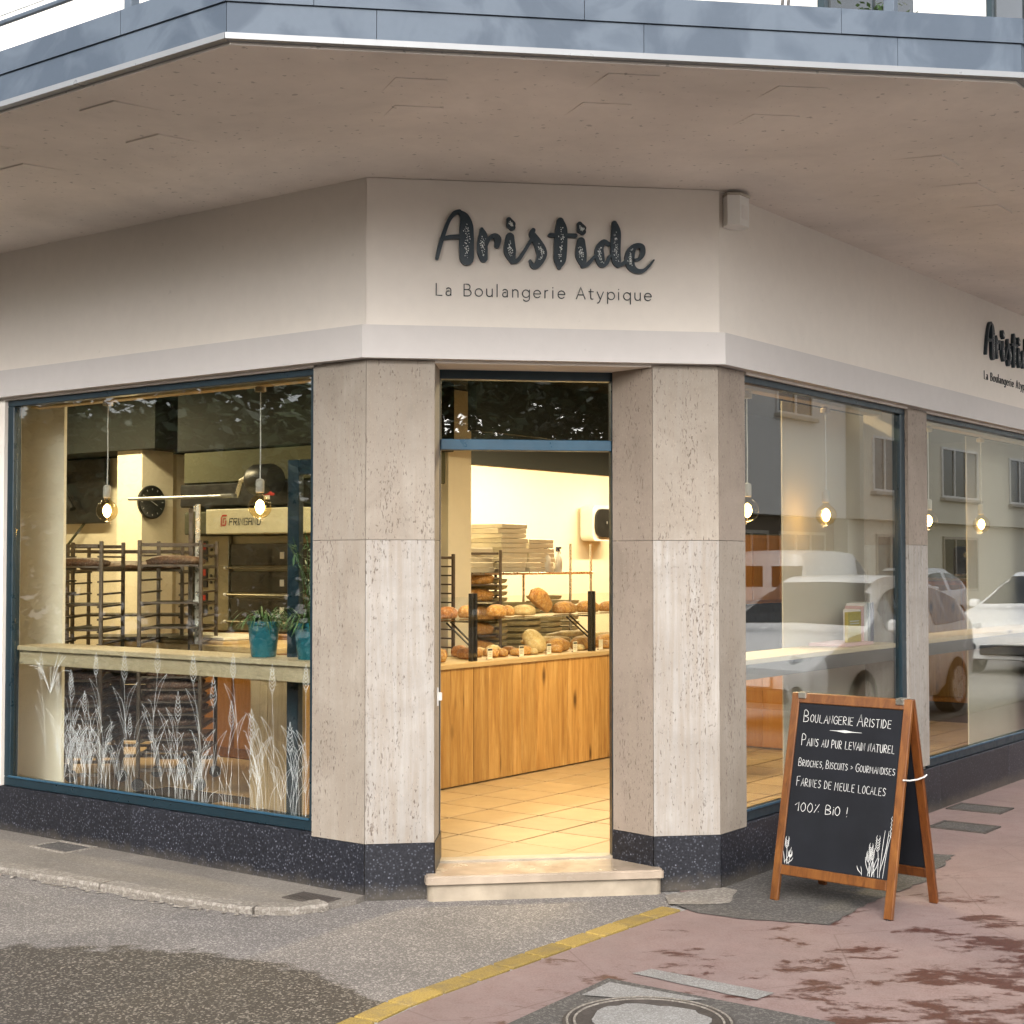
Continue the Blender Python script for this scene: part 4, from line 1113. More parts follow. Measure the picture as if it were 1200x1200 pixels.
for a in [('tin', 2.40, 2.80, 1.4, 'golden tin loaf at the far left of the counter, by the left jamb', 1.15), ('tin2', 2.62, 2.98, 1.4, 'brown loaf behind the golden tin loaf at the left of the counter', 1.15),
          ('tin2', 2.79, 2.84, 1.3, 'brown loaf just right of the left black post', 1.0), ('tin2', 2.92, 3.0, 1.2, 'brown loaf behind the first price card', 1.1),
          ('brio', 3.04, 2.80, .3, 'small brioche directly right of the first price card', 1.0), ('brio', 3.15, 2.80, .1, 'small brioche between the first and second price cards', 1.0), ('brio', 3.02, 2.92, .6, 'brioche in the second row behind the first price card', 1.0), ('tin', 3.16, 2.94, .5, 'golden loaf behind the small brioches', .7),
          ('roll', 3.20, 3.04, 0, 'pale floury roll left of the two rolls behind the brioches', 1.0), ('roll', 3.33, 3.02, .4, 'larger pale floury roll behind the brioches', 1.35), ('tin2', 3.42, 2.94, 1.3, 'brown loaf leaning between the floury rolls and the round loaf', .85)]:
    put_bread(a[0], a[1], a[2], Z0, a[3], a[4], GC, a[5])
o = put_bread('boule', 3.66, 2.92, Z0 + .06, .2, 'round floury loaf stood on edge behind the price cards', GC, 1.25, .9)
put_bread('tin', 3.42, 2.80, Z0, .1, 'flat golden loaf under the second price card', GC, .85)
put_bread('gold', 3.92, 2.86, Z0, .1, 'wide golden country loaf left of the fourth price card', GC, 1.1)
put_bread('gold', 4.25, 2.86, Z0, .15, 'golden country loaf beside the right black post', GC, 1.0)
put_bread('gold', 4.62, 2.86, Z0, .0, 'golden country loaf beyond the right black post', GC, 1.1)
put_bread('bag', 4.02, 3.03, Z0 + .05, -.05, 'front pale baguette lying behind the country loaves', GC, 1.15); put_bread('bag', 4.35, 3.06, Z0 + .085, .04, 'upper pale baguette on top of the stack behind the right post', GC, 1.15); put_bread('bag', 4.75, 3.02, Z0 + .05, -.02, 'pale baguette reaching to the right jamb', GC, 1.15)
for k_, (kd, p_, q_, lab_) in enumerate([('brio', 2.50, 2.92, 'little brioche tucked behind the far left tin loaf'), ('roll', 3.50, 2.78, 'small floury roll before the upright round loaf'), ('brio', 3.30, 2.79, 'little brioche just right of the second price card'),
        ('brio', 3.78, 2.77, 'little brioche between the third and fourth price cards'), ('roll', 4.10, 2.78, 'small roll before the country loaf at the right post'), ('brio', 4.45, 2.77, 'little brioche right of the tilted white card')]):
    put_bread(kd, p_, q_, Z0, k_ * .7, lab_, GC, .95)
ZS = CT + .283
for a in [('tin2', 2.62, 2.88, .1, 'brown tin loaf at the left end of the glass shelf', 1.2), ('tin', 2.86, 2.88, .1, 'brown-sided loaf behind the left black post on the glass shelf', 1.1),
          ('tin', 3.16, 2.86, .1, 'golden tin loaf left of the pale loaf on the glass shelf', 1.1), ('tin', 3.34, 2.90, 1.2, 'short golden loaf touching the pale loaf on the glass shelf', .9),
          ('boule', 3.50, 2.86, .1, 'pale floury loaf in the middle of the glass shelf', .95), ('gold', 4.02, 2.86, .1, 'golden loaf left of the right black post on the glass shelf', 1.05),
          ('gold', 4.34, 2.86, .1, 'golden loaf behind the right black post on the glass shelf', .95), ('gold', 4.64, 2.86, .1, 'golden loaf at the right end of the glass shelf', .95)]:
    put_bread(a[0], a[1], a[2], ZS, a[3], a[4], GS, a[5])
o = put_bread('gold', 3.72, 2.90, ZS + .06, .15, 'large oval golden loaf leaning upright on the glass shelf', GS, 1.15); o.rotation_euler = (rad(12), rad(28), AR); o.scale = (.95, .42, 1.15)
for i, (p, lab) in enumerate([(2.87, 'first price card from the left, before the small brioches'), (3.24, 'second price card, before the golden tin loaf'), (3.58, 'third price card, below the upright round loaf'), (3.92, 'fourth price card, before the wide country loaf'), (4.27, 'plain white card tilted right of the right black post')]):
    t = thing('price_card', 'white ' + lab, 'price card', W(p, 2.695, CT + .001), AR, 'white price cards along the counter')
    MB().cbox(-.028, .028, -.002, .001, 0.0, .078, .0008).build('card', 'cream_paper', t)
    if i < 4: MB().box(-.024, .024, -.0032, -.0022, .060, .072).build('print', 'ink', t)
    for k in range(0 if i == 4 else 3): MB().box(-.02, .016, -.0030, -.0022, .044 - k * .012, .046 - k * .012).build('print', 'ink', t)
    MB().cbox(-.02, .02, .002, .02, 0, .004, .001).build('foot', 'dark_steel', t)

# ---- wooden cash desk seen under the right shelf
cd = thing('cash_desk', 'square wooden cash desk of vertical planks behind the right window', 'counter', (QX, QY, 0), AR)
for k in range(5): MB().cbox(5.46, 5.482, 1.0 + k * .232, 1.0 + k * .232 + .230, FZ + .012, .765, .0015).build('plank', 'orange_wood' if k > 2 else 'counter_wood', cd)
MB().box(5.483, 6.0, 1.0, 2.16, FZ, .765).build('carcass', 'pine', cd)
MB().cbox(5.44, 6.02, .98, 2.18, .766, .80, .003).build('worktop', 'counter_top', cd)
wc = thing('wall_cabinet', 'tall orange wooden cupboard wall under the dark bulkhead, seen beside the corner pillar', 'cabinet', (QX, QY, 0), AR)
MB().cbox(6.4, 9.9, 3.12, 3.6, 1.22, 1.89, .004).build('body', 'orange_wood', wc); MB().cbox(6.4, 9.9, 3.14, 3.6, FZ, 1.215, .004).build('shade_block', 'black', wc)  # lower block painted black to give the shade of an open recess
for k in range(6): MB().cbox(6.42 + k * .58, 6.97 + k * .58, 3.10, 3.119, 1.25, 1.86, .003).build('door', 'orange_wood', wc)
c2 = thing('low_cabinet', 'orange wooden low cabinet at the far end, seen in the far right window', 'cabinet', (QX, QY, 0), AR)
MB().cbox(10.2, 10.8, 1.0, 3.0, FZ, 1.42, .004).build('body', 'orange_wood', c2)
for k in range(4): MB().cbox(10.18, 10.199, 1.02 + k * .49, 1.48 + k * .49, FZ + .06, 1.38, .003).build('door', 'counter_wood', c2)
MB().cbox(10.17, 10.82, .98, 3.02, 1.422, 1.45, .003).build('top', 'counter_top', c2)
tb = thing('bistro_table', 'round bistro table with dark leg behind the right window shelf', 'table', W(3.9, 1.5, FZ))
MB().lathe([(.02, .72), (.34, .72), (.345, .735), (.34, .75), (.02, .75)], 40).build('table_top', 'counter_top', tb)
MB().lathe([(.2, 0), (.2, .012), (.03, .02), (.025, .05), (.025, .70), (.08, .72)], 20).build('leg', 'dark_steel', tb, True)
co_ = thing('coffee_machine', 'dark coffee machine on the low orange cabinet', 'coffee machine', W(10.5, 1.9, 1.451), AR)
MB().cbox(-.18, .2, -.25, .25, .02, .34, .03).build('body', 'dark_steel', co_); MB().cbox(-.26, -.181, -.2, .2, .02, .05, .01).build('drip_tray', 'stainless', co_); MB().cbox(-.25, -.181, -.1, .1, .22, .28, .01).build('group_head', 'stainless', co_)

# ---- books
def book(p, q, w, h, th, mat, label, lying=False, band=None):
    t = thing('book', label, 'book', W(p, q, SZR + .001), AR, 'books on the right window shelf')
    if lying: MB().cbox(0, w, 0, h, 0, th, .002).build('cover', mat, t); return t
    MB().cbox(0, th, 0, w, 0, h, .002).build('cover', mat, t)
    MB().box(.003, th - .003, .002, w - .004, h - .001, h + .0008).build('pages', 'cream_paper', t)
    return t
# front cover of the yellow book faces the street
yb_ = thing('book', 'mustard yellow book facing out, leaning in front of the upright books', 'book', W(3.17, 0.17, SZR + .02), AR, 'books on the right window shelf')
MB().cbox(0, .20, 0, .022, 0, .185, .002).build('cover', 'book_yellow', yb_)
for zz, ww in ((.125, .13), (.110, .13)):
    for k in range(12): MB().box(.03 + k * .0115, .03 + k * .0115 + .008, -.0015, -.0005, zz, zz + .007).build('print', 'chalk', yb_)
for i, (dp, w, h, th, mt, lb) in enumerate([(3.39, .11, .215, .030, 'book_white', 'white book upright, immediately right of the yellow one'), (3.43, .12, .235, .022, 'book_pink', 'thin pink book upright between white books'),
                                 (3.46, .13, .250, .035, 'book_white', 'tall white book upright with a pink neighbour'), (3.50, .13, .255, .028, 'book_grey', 'tall grey book upright near the right end'), (3.54, .13, .255, .03, 'book_navy', 'dark navy book, last of the upright row')]):
    book(dp + i * .012, .19, w, h, th - .004, mt, lb)
book(3.02, .12, .42, .24, .018, 'book_pink', 'flat pinkish book lying under the yellow one', True)

# ---- oven
ov = thing('deck_oven', 'steel three deck baking oven with cream hood and control panel', 'oven', (QX, QY, 0), AR)
OP = 2.5
MB().cbox(OP + .04, OP + 1.2, 3.9, 5.30, 1.10, 1.83, .01).build('body', 'oven_steel', ov)
cp = MB().cbox(OP, OP + .039, 4.94, 5.28, 1.10, 1.828, .004).build('control_panel', 'oven_steel', ov)
for k, zc in enumerate((1.70, 1.50, 1.30)):
    MB().cbox(OP - .008, OP - .0005, 5.17, 5.25, zc - .07, zc + .09, .002).build('display', 'black', cp)
    MB().box(OP - .0105, OP - .0085, 5.185, 5.235, zc + .02, zc + .07).build('readout', 'red_led', cp)
    for j in range(4): MB().tube([(OP - .01, 5.08 + .05 * (j % 2), zc - .03 + .05 * (j // 2)), (OP, 5.08 + .05 * (j % 2), zc - .03 + .05 * (j // 2))], .012, 10).build('switch', 'black', cp)
for k, (z0, z1) in enumerate(((1.60, 1.765), (1.395, 1.555), (1.19, 1.35))):
    d = MB().cbox(OP + .005, OP + .039, 3.95, 4.92, z0, z1, .004).build('deck_door', 'oven_glass', ov)
    MB().tube([(OP - .03, 4.93, z0 - .018), (OP - .03, 4.0, z0 - .018)], .008, 8).build('handle', 'oven_steel', d)
    MB().tube([(OP - .035, 4.945, z0 - .018), (OP - .035, 4.925, z0 - .018)], .013, 10).build('handle_end', 'white_plastic', d)
    MB().cbox(OP - .004, OP + .004, 4.34, 4.38, z0 + .05, z0 + .10, .001).build('lamp', 'cream_paper', d)
hd = MB().cbox(OP - .25, OP + 1.2, 3.9, 4.92, 1.835, 2.02, .006).build('hood', 'hood_cream', ov)
MB().cbox(OP - .15, OP + 1.0, 4.921, 5.28, 1.835, 2.01, .01).build('hood_end', 'olive_wall', ov)
MB().cbox(OP + .02, OP + 1.2, 3.9, 5.30, FZ, 1.09, .01).build('base', 'orange_wood', ov)
for q in (3.95, 4.43, 4.90): MB().cbox(OP, OP + .019, q, q + .44, FZ + .08, 1.06, .004).build('base_door', 'orange_wood', ov)
MB().cbox(OP + .12, OP + 1.3, 3.85, 5.60, 2.245, 2.50, .01).build('extractor_box', 'olive_wall', ov); MB().cbox(OP + .10, OP + 1.35, 3.80, 5.66, 2.502, 3.045, .01).build('extractor_riser', 'ceiling_black', ov)
duct = MB().cbox(OP + .1, OP + 1.2, 3.9, 5.62, 2.06, 2.24, .01).build('duct', 'black', ov)
# maker's name on the hood: plate lettering, right of a red square mark with a white F
LOGO = {
 'F': [[(0, 0), (0, 1), (.7, 1)], [(0, .52), (.55, .52)]], 'R': [[(0, 0), (0, 1), (.7, 1), (.7, .5), (0, .5)], [(.35, .5), (.7, 0)]], 'I': [[(.1, 0), (.1, 1)]],
 'N': [[(0, 0), (0, 1), (.65, 0), (.65, 1)]], 'G': [[(.7, .85), (.7, 1), (0, 1), (0, 0), (.7, 0), (.7, .5), (.4, .5)]], 'A': [[(0, 0), (0, 1), (.7, 1), (.7, 0)], [(0, .5), (.7, .5)]], 'D': [[(0, 0), (0, 1), (.55, 1), (.7, .8), (.7, .2), (.55, 0), (0, 0)]]}
lm = MB(); xx = 0
TL = Matrix(((0, 1, 0, OP - .2515), (-1, 0, 0, 4.66), (0, 0, 1, 1.90), (0, 0, 0, 1)))   # x to the right = -q
for ch_ in 'FRINGAND':
    for st_ in LOGO[ch_]:
        ribbon(lm, [((xx + a + .18 * b) * .046, b * .048, .0042) for a, b in st_], -.001, 0, 2, True, TL)
    xx += (.45 if ch_ == 'I' else 1.0)
lm.build('lettering', 'ink', hd, fixn=False)
lm = MB(); ribbon(lm, [(-.085, -.005, .006), (-.085, .055, .006), (-.07, .072, .006), (-.03, .072, .006)], -.001, 0, 2, True, TL); ribbon(lm, [(-.07, .0, .006), (-.04, .0, .006), (-.035, .03, .006)], -.001, 0, 2, True, TL)
ribbon(lm, [(-.062, .018, .005), (-.062, .048, .005), (-.04, .048, .005)], -.0015, 0, 2, True, TL)
lm.build('logo_mark', 'red', hd, fixn=False)
# peel and loader
pl_ = thing('baker_peel', 'long silver peel handle lying across the black duct above the oven', 'peel', (QX, QY, 0), AR)
MB().tube([(2.36, 5.95, 2.13), (2.36, 4.85, 2.125)], .014, 8).build('handle', 'zinc_edge', pl_); MB().cbox(2.33, 2.39, 4.72, 4.86, 2.11, 2.14, .01).build('blade', 'zinc_edge', pl_)
MB().tube([(2.36, 5.9, 2.13), (2.58, 5.9, 2.13)], .01, 6).build('hook', 'dark_steel', pl_)
fx = thing('fire_alarm', 'small red alarm box with white label on the dark wall above the oven hood', 'alarm box', W(2.40, 4.42, 2.12), AR)
MB().cbox(0, .05, -.035, .035, .0, .06, .006).build('body', 'red', fx); MB().cbox(-.003, -.0005, -.03, .03, -.03, .0, .0005).build('label_plate', 'white_plastic', fx)
ld_ = thing('oven_loader', 'tall narrow steel loader frame standing left of the oven', 'oven loader', W(1.44, 4.18, FZ), 0)
for dx in (0, .045):
    MB().cbox(dx, dx + .032, 0, .03, 0, 1.86 + .03 * (dx > 0), .003).build('upright', 'rack_steel' if dx == 0 else 'stainless', ld_)
for z in (.3, 1.2, 1.84): MB().cbox(0.033, .044, .002, .028, z, z + .04, .001).build('crosspiece', 'stainless', ld_)
bl = thing('electric_motor', 'dark round motor and pipes of the extractor above the oven', 'motor', W(2.45, 4.50, 2.24), AR)
MB().lathe([(.02, -.12), (.10, -.12), (.12, -.08), (.12, .08), (.10, .12), (.02, .12)], 24, M=Matrix.Rotation(PI / 2, 4, 'X')).build('housing', 'black', bl, True)
MB().tube([(0, .1, .05), (0, .25, 0), (0, .3, -.12)], .02, 8).build('pipe', 'stainless', bl)

# ---- racks
def rack(x, y, rz, w, d, h, label, nr=19, first=None):
    t = thing('bread_rack', label, 'rack', (x, y, FZ), rz, 'steel bread racks inside the shop')
    me = {}
    def inst(name, key, mk, mat, loc):
        if key in me: o = bpy.data.objects.new(name, me[key]); COL.objects.link(o); o.parent = t
        else: o = mk().build(name, mat, t); me[key] = o.data
        o.location = loc
    for xx in (0, w):
        for yy in (0, d): inst('post', 'post', lambda: MB().cbox(-.012, .012, -.012, .012, .09, h, .003), 'rack_steel', (xx, yy, 0)); inst('castor', 'cas', lambda: MB().lathe([(.01, -.012), (.04, -.012), (.042, 0), (.04, .012), (.01, .012)], 14, M=Matrix.Translation((0, 0, .045)) @ Matrix.Rotation(PI/2, 4, 'X')), 'black', (xx, yy, 0))
    for yy in (0, d):
        for zz in (.14, h - .03): inst('crossbar', 'bar', lambda: MB().cbox(.0165, w - .0165, -.011, .011, -.011, .011, .002), 'rack_steel', (0, yy, zz))
    for k in range(nr):
        z = .24 + k * (h - .34) / (nr - 1)
        for xx in (.012, w - .012): inst('runner', 'run', lambda: MB().cbox(-.014, .014, .0, d, -.006, .006, .001), 'rack_steel', (xx, 0, z))
    return t
def tray(x, y, rz, w, d, z, label, grp):
    t = thing('baking_tray', label, 'tray', (x, y, FZ + z), rz, grp)
    m = MB(); m.cbox(.016, w - .016, .0, d, 0, .006, .001)
    o = m.build('sheet', 'dark_steel', t)
    MB().cbox(.016, w - .016, -.008, -.001, .0, .014, .001).build('rim', 'rack_steel', t)
    return t
RZ = rad(2)
GR = 'trays in the racks of the left window'; GL = 'dark loaves on the trays of the racks in the left window'
def rack_pos(x, y, rz, a, b): return x + a * math.cos(rz) - b * math.sin(rz), y + a * math.sin(rz) + b * math.cos(rz)
racks = [(-2.97, 9.52, .34, .62, 'left of the three front racks, beside the white column', 'left rack'), (-2.44, 9.75, .40, .62, 'front rack with posts left of the oven', 'right rack'), (-3.12, 10.45, .80, .6, 'rear rack standing between the two front racks', 'rear rack')]
for ri, (x, y, w, d, lab, short) in enumerate(racks):
    h = (1.63, 1.64, 1.60)[ri]
    rack(x, y, RZ, w, d, h, 'dark steel bread rack, ' + lab, 17)
    pit_ = (h - .34) / 16
    rows = {0: [0, 1, 2, 3, 4, 5, 6, 7, 10, 12, 15], 1: [0, 1, 2, 3, 4, 5, 6, 7, 10, 12, 15], 2: [0, 1, 2, 3, 4, 5, 6, 7, 9, 11, 15]}[ri]
    for n_, k in enumerate(rows):
        z = .24 + k * pit_ + .008
        tray(x, y, RZ, w, d, z, 'steel tray, %s from the bottom in the %s of the left window' % (ORD[n_], short), GR)
        if k in (9, 10, 11, 12, 13): continue
        lx, ly = rack_pos(x, y, RZ, w / 2, .10)
        cnt_ = 2 if ri < 2 else 1
        for j in range(cnt_):
            lx, ly = rack_pos(x, y, RZ, w / 2 + random.uniform(-.02, .02), .10 + .22 * j)
            o = bpy.data.objects.new('dark_loaf', BM['dark']); COL.objects.link(o); o.location = (lx, ly, FZ + z + .007)
            o.rotation_euler = (0, 0, RZ + random.uniform(-.1, .1)); sc_ = random.uniform(.85, 1.02) * (w / .40); o.scale = (sc_ * .95, sc_ * 1.2, random.uniform(.8, 1.1))
            tag(o, 'dark crusted loaf, %s on the %s tray from the bottom of the %s' % (('front one', 'back one')[j], ORD[n_], short), 'bread', GL)
# racks behind the counter, seen through the door
rack(-.72, 11.55, AR, .42, .55, 1.56, 'steel bread rack at the left edge of the doorway, beside the column', 18)
rack(-.50, 13.0, rad(5), .40, .55, 1.60, 'steel bread rack just right of the column behind the counter', 18)
for k in range(7):
    t = tray(-.50, 13.0, rad(5), .40, .55, .40 + k * .148, 'tray of pale loaves, %s from the bottom in the rack right of the column' % ORD[k], 'trays in the rack right of the column')
    lx, ly = rack_pos(-.50, 13.0, rad(5), .2, .12)
    o = bpy.data.objects.new('country_loaf', BM['gold']); COL.objects.link(o); o.location = (lx, ly, FZ + .41 + k * .148); o.rotation_euler = (0, 0, rad(5))
    tag(o, 'loaf on the %s tray from the bottom in the rack right of the column' % ORD[k], 'bread', 'loaves in the rack right of the column')

# ---- work table with boards
wt = thing('work_table', 'pale wooden work table in front of the oven with dough boards', 'table', (QX, QY, 0), AR)
MB().cbox(1.45, 2.2, 3.35, 5.1, 1.03, 1.07, .004).build('table_top', 'counter_top', wt)
MB().cbox(1.47, 1.49, 3.4, 5.05, .90, 1.029, .003).build('apron', 'pine', wt)
for p, q in ((1.5, 3.4), (2.15, 3.4), (1.5, 5.0), (2.15, 5.0)): MB().cbox(p - .03, p + .03, q - .03, q + .03, FZ, .90 if p < 2 else 1.028, .003).build('leg', 'pine', wt)
for k, (p, q, l, mt) in enumerate([(1.5, 3.9, .9, 'counter_top'), (1.6, 4.0, .8, 'cream_paper')]):
    tag(MB().cbox(p, p + .5, q, q + l, 1.071 + k * .022, 1.09 + k * .022, .003).build('dough_board', mt, loc=(QX, QY, 0), rz=AR), ('wooden dough board lying on the work table', 'pale floured board on top of the wooden dough board')[k], 'board')

# ---- clock on the column
ck = thing('wall_clock', 'round black wall clock on the pale column left of the oven', 'clock', W(2.80, 6.225, 2.125), AR)
Mx = Matrix.Rotation(PI / 2, 4, 'X')
MB().lathe([(.02, 0), (.135, 0), (.14, .01), (.14, .028), (.13, .034), (.12, .03), (.02, .03)], 48, M=Mx).build('case', 'black', ck, True)
m = MB()
for k in range(12):
    a = k * PI / 6; m.box(-.003, .003, -.0335, -.0315, .10, .115, Matrix.Rotation(a, 4, 'Y'))
m.build('hour_marks', 'chalk', ck)
MB().box(-.003, .003, -.036, -.034, 0, .09, Matrix.Rotation(rad(-60), 4, 'Y')).build('minute_hand', 'chalk', ck)
MB().box(-.003, .003, -.038, -.0365, 0, .06, Matrix.Rotation(rad(120), 4, 'Y')).build('hour_hand', 'chalk', ck)
# dark screen and shelf on the kitchen wall
sc = thing('wall_screen', 'dark wall hung screen with a tilted arm on the kitchen wall at the left', 'screen', W(3.04, 7.75, 2.0), AR)
MB().cbox(0, .06, -.62, .55, -.03, .55, .01).build('panel', 'black', sc); MB().tube([(-.05, .0, .4), (-.06, -.25, .1)], .03, 8).build('arm', 'dark_steel', sc); MB().tube([(.03, -.3, -.03), (.03, .4, -.6)], .012, 6).build('cable_duct', 'olive_wall', sc)

# ---- shelving behind the counter with stacks
sh = thing('wire_shelving', 'steel shelving behind the counter stacked with baskets and boxes', 'shelving', (QX, QY, 0), AR)
for p in (4.62, 6.27):
    for q in (4.35, 4.90): MB().tube([(p, q, FZ), (p, q, 1.80)], .013, 8).build('post', 'stainless', sh)
MB().tube([(6.62, 4.35, FZ), (6.62, 4.35, 1.80)], .013, 8).build('post', 'stainless', sh)
for z in (.45, .85, 1.51):
    MB().cbox(4.6, 6.65, 4.34, 4.92, z, z + .022, .003).build('shelf', 'stainless' if z > 1 else 'oven_steel', sh)
def stack(p, q, z, n, r, h, label, name, cat, mat, rect=None, jit=.006):
    grp = label + 's'
    me = None
    for k in range(n):
        if me is None:
            if rect: o = MB().cbox(-rect[0] / 2, rect[0] / 2, -rect[1] / 2, rect[1] / 2, 0, h * .93, .004).build(name, mat)
            else: o = MB().lathe([(r * .82, 0), (r * .95, h * .15), (r, h * .62), (r * .99, h * .70), (r * .9, h * .72)], 28).build(name, mat, smooth=True)
            me = o.data
        else: o = bpy.data.objects.new(name, me); COL.objects.link(o)
        o.location = W(p + random.uniform(-jit, jit), q + random.uniform(-jit, jit), z + k * h); o.rotation_euler = (0, 0, AR + random.uniform(-.06, .06))
        tag(o, '%s, %s from the bottom' % (label, ORD[k]), cat, 'stack of ' + label)
stack(5.22, 4.60, .873, 11, .24, .056, 'pale proofing basket in the leftmost stack', 'proofing_basket', 'basket', 'banneton')
stack(5.78, 4.62, .873, 7, .23, .056, 'pale proofing basket in the central stack', 'proofing_basket', 'basket', 'banneton')
stack(6.12, 4.55, .873, 9, .17, .050, 'pale proofing basket in the third stack', 'proofing_basket', 'basket', 'banneton')
stack(6.45, 4.55, .873, 8, .15, .050, 'small proofing basket in the rightmost stack', 'proofing_basket', 'basket', 'banneton')
stack(5.45, 4.60, 1.533, 10, 0, .044, 'white cake box in the tall pile', 'cake_box', 'box', 'cream_paper', (.40, .40), .012)
stack(5.88, 4.60, 1.533, 7, 0, .044, 'white cake box in the right, lower pile', 'cake_box', 'box', 'cream_paper', (.40, .40), .012)
stack(4.95, 4.60, 1.533, 5, 0, .044, 'flat white box in the leftmost pile', 'cake_box', 'box', 'cream_paper', (.44, .36), .012)
for k, (p, lab) in enumerate(((5.97, 'left white spray bottle with navy head on the top shelf'), (6.16, 'right white spray bottle with navy head and trigger on the top shelf'))):
    t = thing('spray_bottle', lab, 'bottle', W(p, 4.42, 1.534), AR + k * 0.2 - .2, 'spray bottles on the top shelf')
    MB().lathe([(.01, 0), (.042, 0), (.045, .01), (.045, .13), (.02, .17), (.014, .19), (.01, .19)], 20).build('body', 'white_plastic', t, True)
    hh = MB().cbox(-.018, .018, -.014, .014, .19, .235, .004).build('head', 'book_navy', t)
    if k: MB().cbox(.018, .055, -.009, .009, .215, .235, .002).build('nozzle', 'book_navy', hh); MB().tube([(.03, 0, .21), (.05, 0, .17)], .004, 6).build('trigger', 'book_navy', hh)
# dispenser on the back wall
dp_ = thing('paper_dispenser', 'white paper dispenser with rounded black front on the back wall', 'dispenser', W(8.70, 5.70, 2.06), AR)
def rrect(w, h, r, n=6, skew=0):
    out = []
    for cx, cz, a0 in ((w - r, h - r, 0), (-w + r, h - r, PI/2), (-w + r, -h + r, PI), (w - r, -h + r, 1.5 * PI)):
        for k in range(n + 1): a = a0 + PI / 2 * k / n; out.append((cx + r * math.cos(a) + skew * (cz), cz + r * math.sin(a)))
    return out
MB().xz(rrect(.26, .20, .07), -.16, .0).build('case', 'white_plastic', dp_, True); MB().xz(rrect(.22, .16, .12, 8), -.185, -.161).build('cover', 'black', dp_, True)
MB().cbox(-.02, .0, -.195, -.186, -.01, .02, .002).build('lock', 'zinc_edge', dp_)

# ================================================================== lettering of the sign
# stroke outlines: local x to the right, z up, in units of 1/8 of the traced grid
def sgn(L, ox):   # traced grid -> metres
    return [((x + ox) * .000522, (330 - y) * .000522, w * .000522) for x, y, w in L]
GLY = [
 ('A', 0, [[(140, 545, 17), (165, 440, 20), (200, 320, 20), (250, 190, 18), (300, 120, 20), (350, 100, 20)], [(350, 105, 18), (395, 150, 42), (415, 230, 62), (417, 330, 68), (417, 430, 70), (420, 540, 66)], [(190, 362, 14), (260, 345, 19), (345, 338, 19)]]),
 ('r', 0, [[(560, 262, 18), (572, 320, 42), (566, 400, 50), (568, 470, 50), (580, 535, 38)], [(600, 420, 16), (630, 350, 18), (680, 320, 24), (712, 350, 34), (705, 410, 26)]]),
 ('i', 0, [[(828, 325, 40), (826, 400, 52), (830, 470, 56), (850, 545, 30)], [(850, 560, 20), (900, 545, 20), (950, 480, 17), (1000, 400, 16), (1035, 340, 16)], [(818, 165, 26), (838, 210, 44), (850, 235, 30)]]),
 ('s', 0, [[(1050, 255, 22), (1040, 290, 30), (1085, 360, 40), (1125, 440, 50), (1130, 500, 46), (1090, 580, 32), (1050, 595, 22), (1020, 545, 13)]]),
 ('t', 1120, [[(190, 160, 34), (198, 230, 56), (195, 330, 62), (190, 450, 62), (186, 540, 54), (180, 600, 20)], [(90, 296, 18), (190, 294, 18), (335, 294, 20)]]),
 ('i', 1120, [[(390, 345, 38), (388, 420, 50), (392, 490, 52), (410, 565, 28)], [(405, 580, 20), (455, 560, 20), (500, 510, 16), (530, 480, 14)], [(375, 185, 26), (395, 230, 46), (408, 255, 28)]]),
 ('d', 1120, [[(655, 365, 20), (610, 345, 24), (570, 400, 38), (568, 480, 46), (590, 555, 34), (635, 545, 20), (665, 480, 15)], [(712, 165, 26), (728, 240, 44), (725, 340, 48), (722, 440, 48), (735, 530, 40), (750, 565, 22)], [(745, 565, 20), (800, 545, 18), (840, 500, 14)]]),
 ('e', 1120, [[(880, 512, 12), (950, 500, 16), (985, 450, 24), (982, 385, 26), (940, 370, 24), (890, 400, 34), (862, 470, 46), (870, 560, 40), (920, 610, 26), (990, 610, 18), (1050, 560, 13), (1095, 505, 8)]]),
]
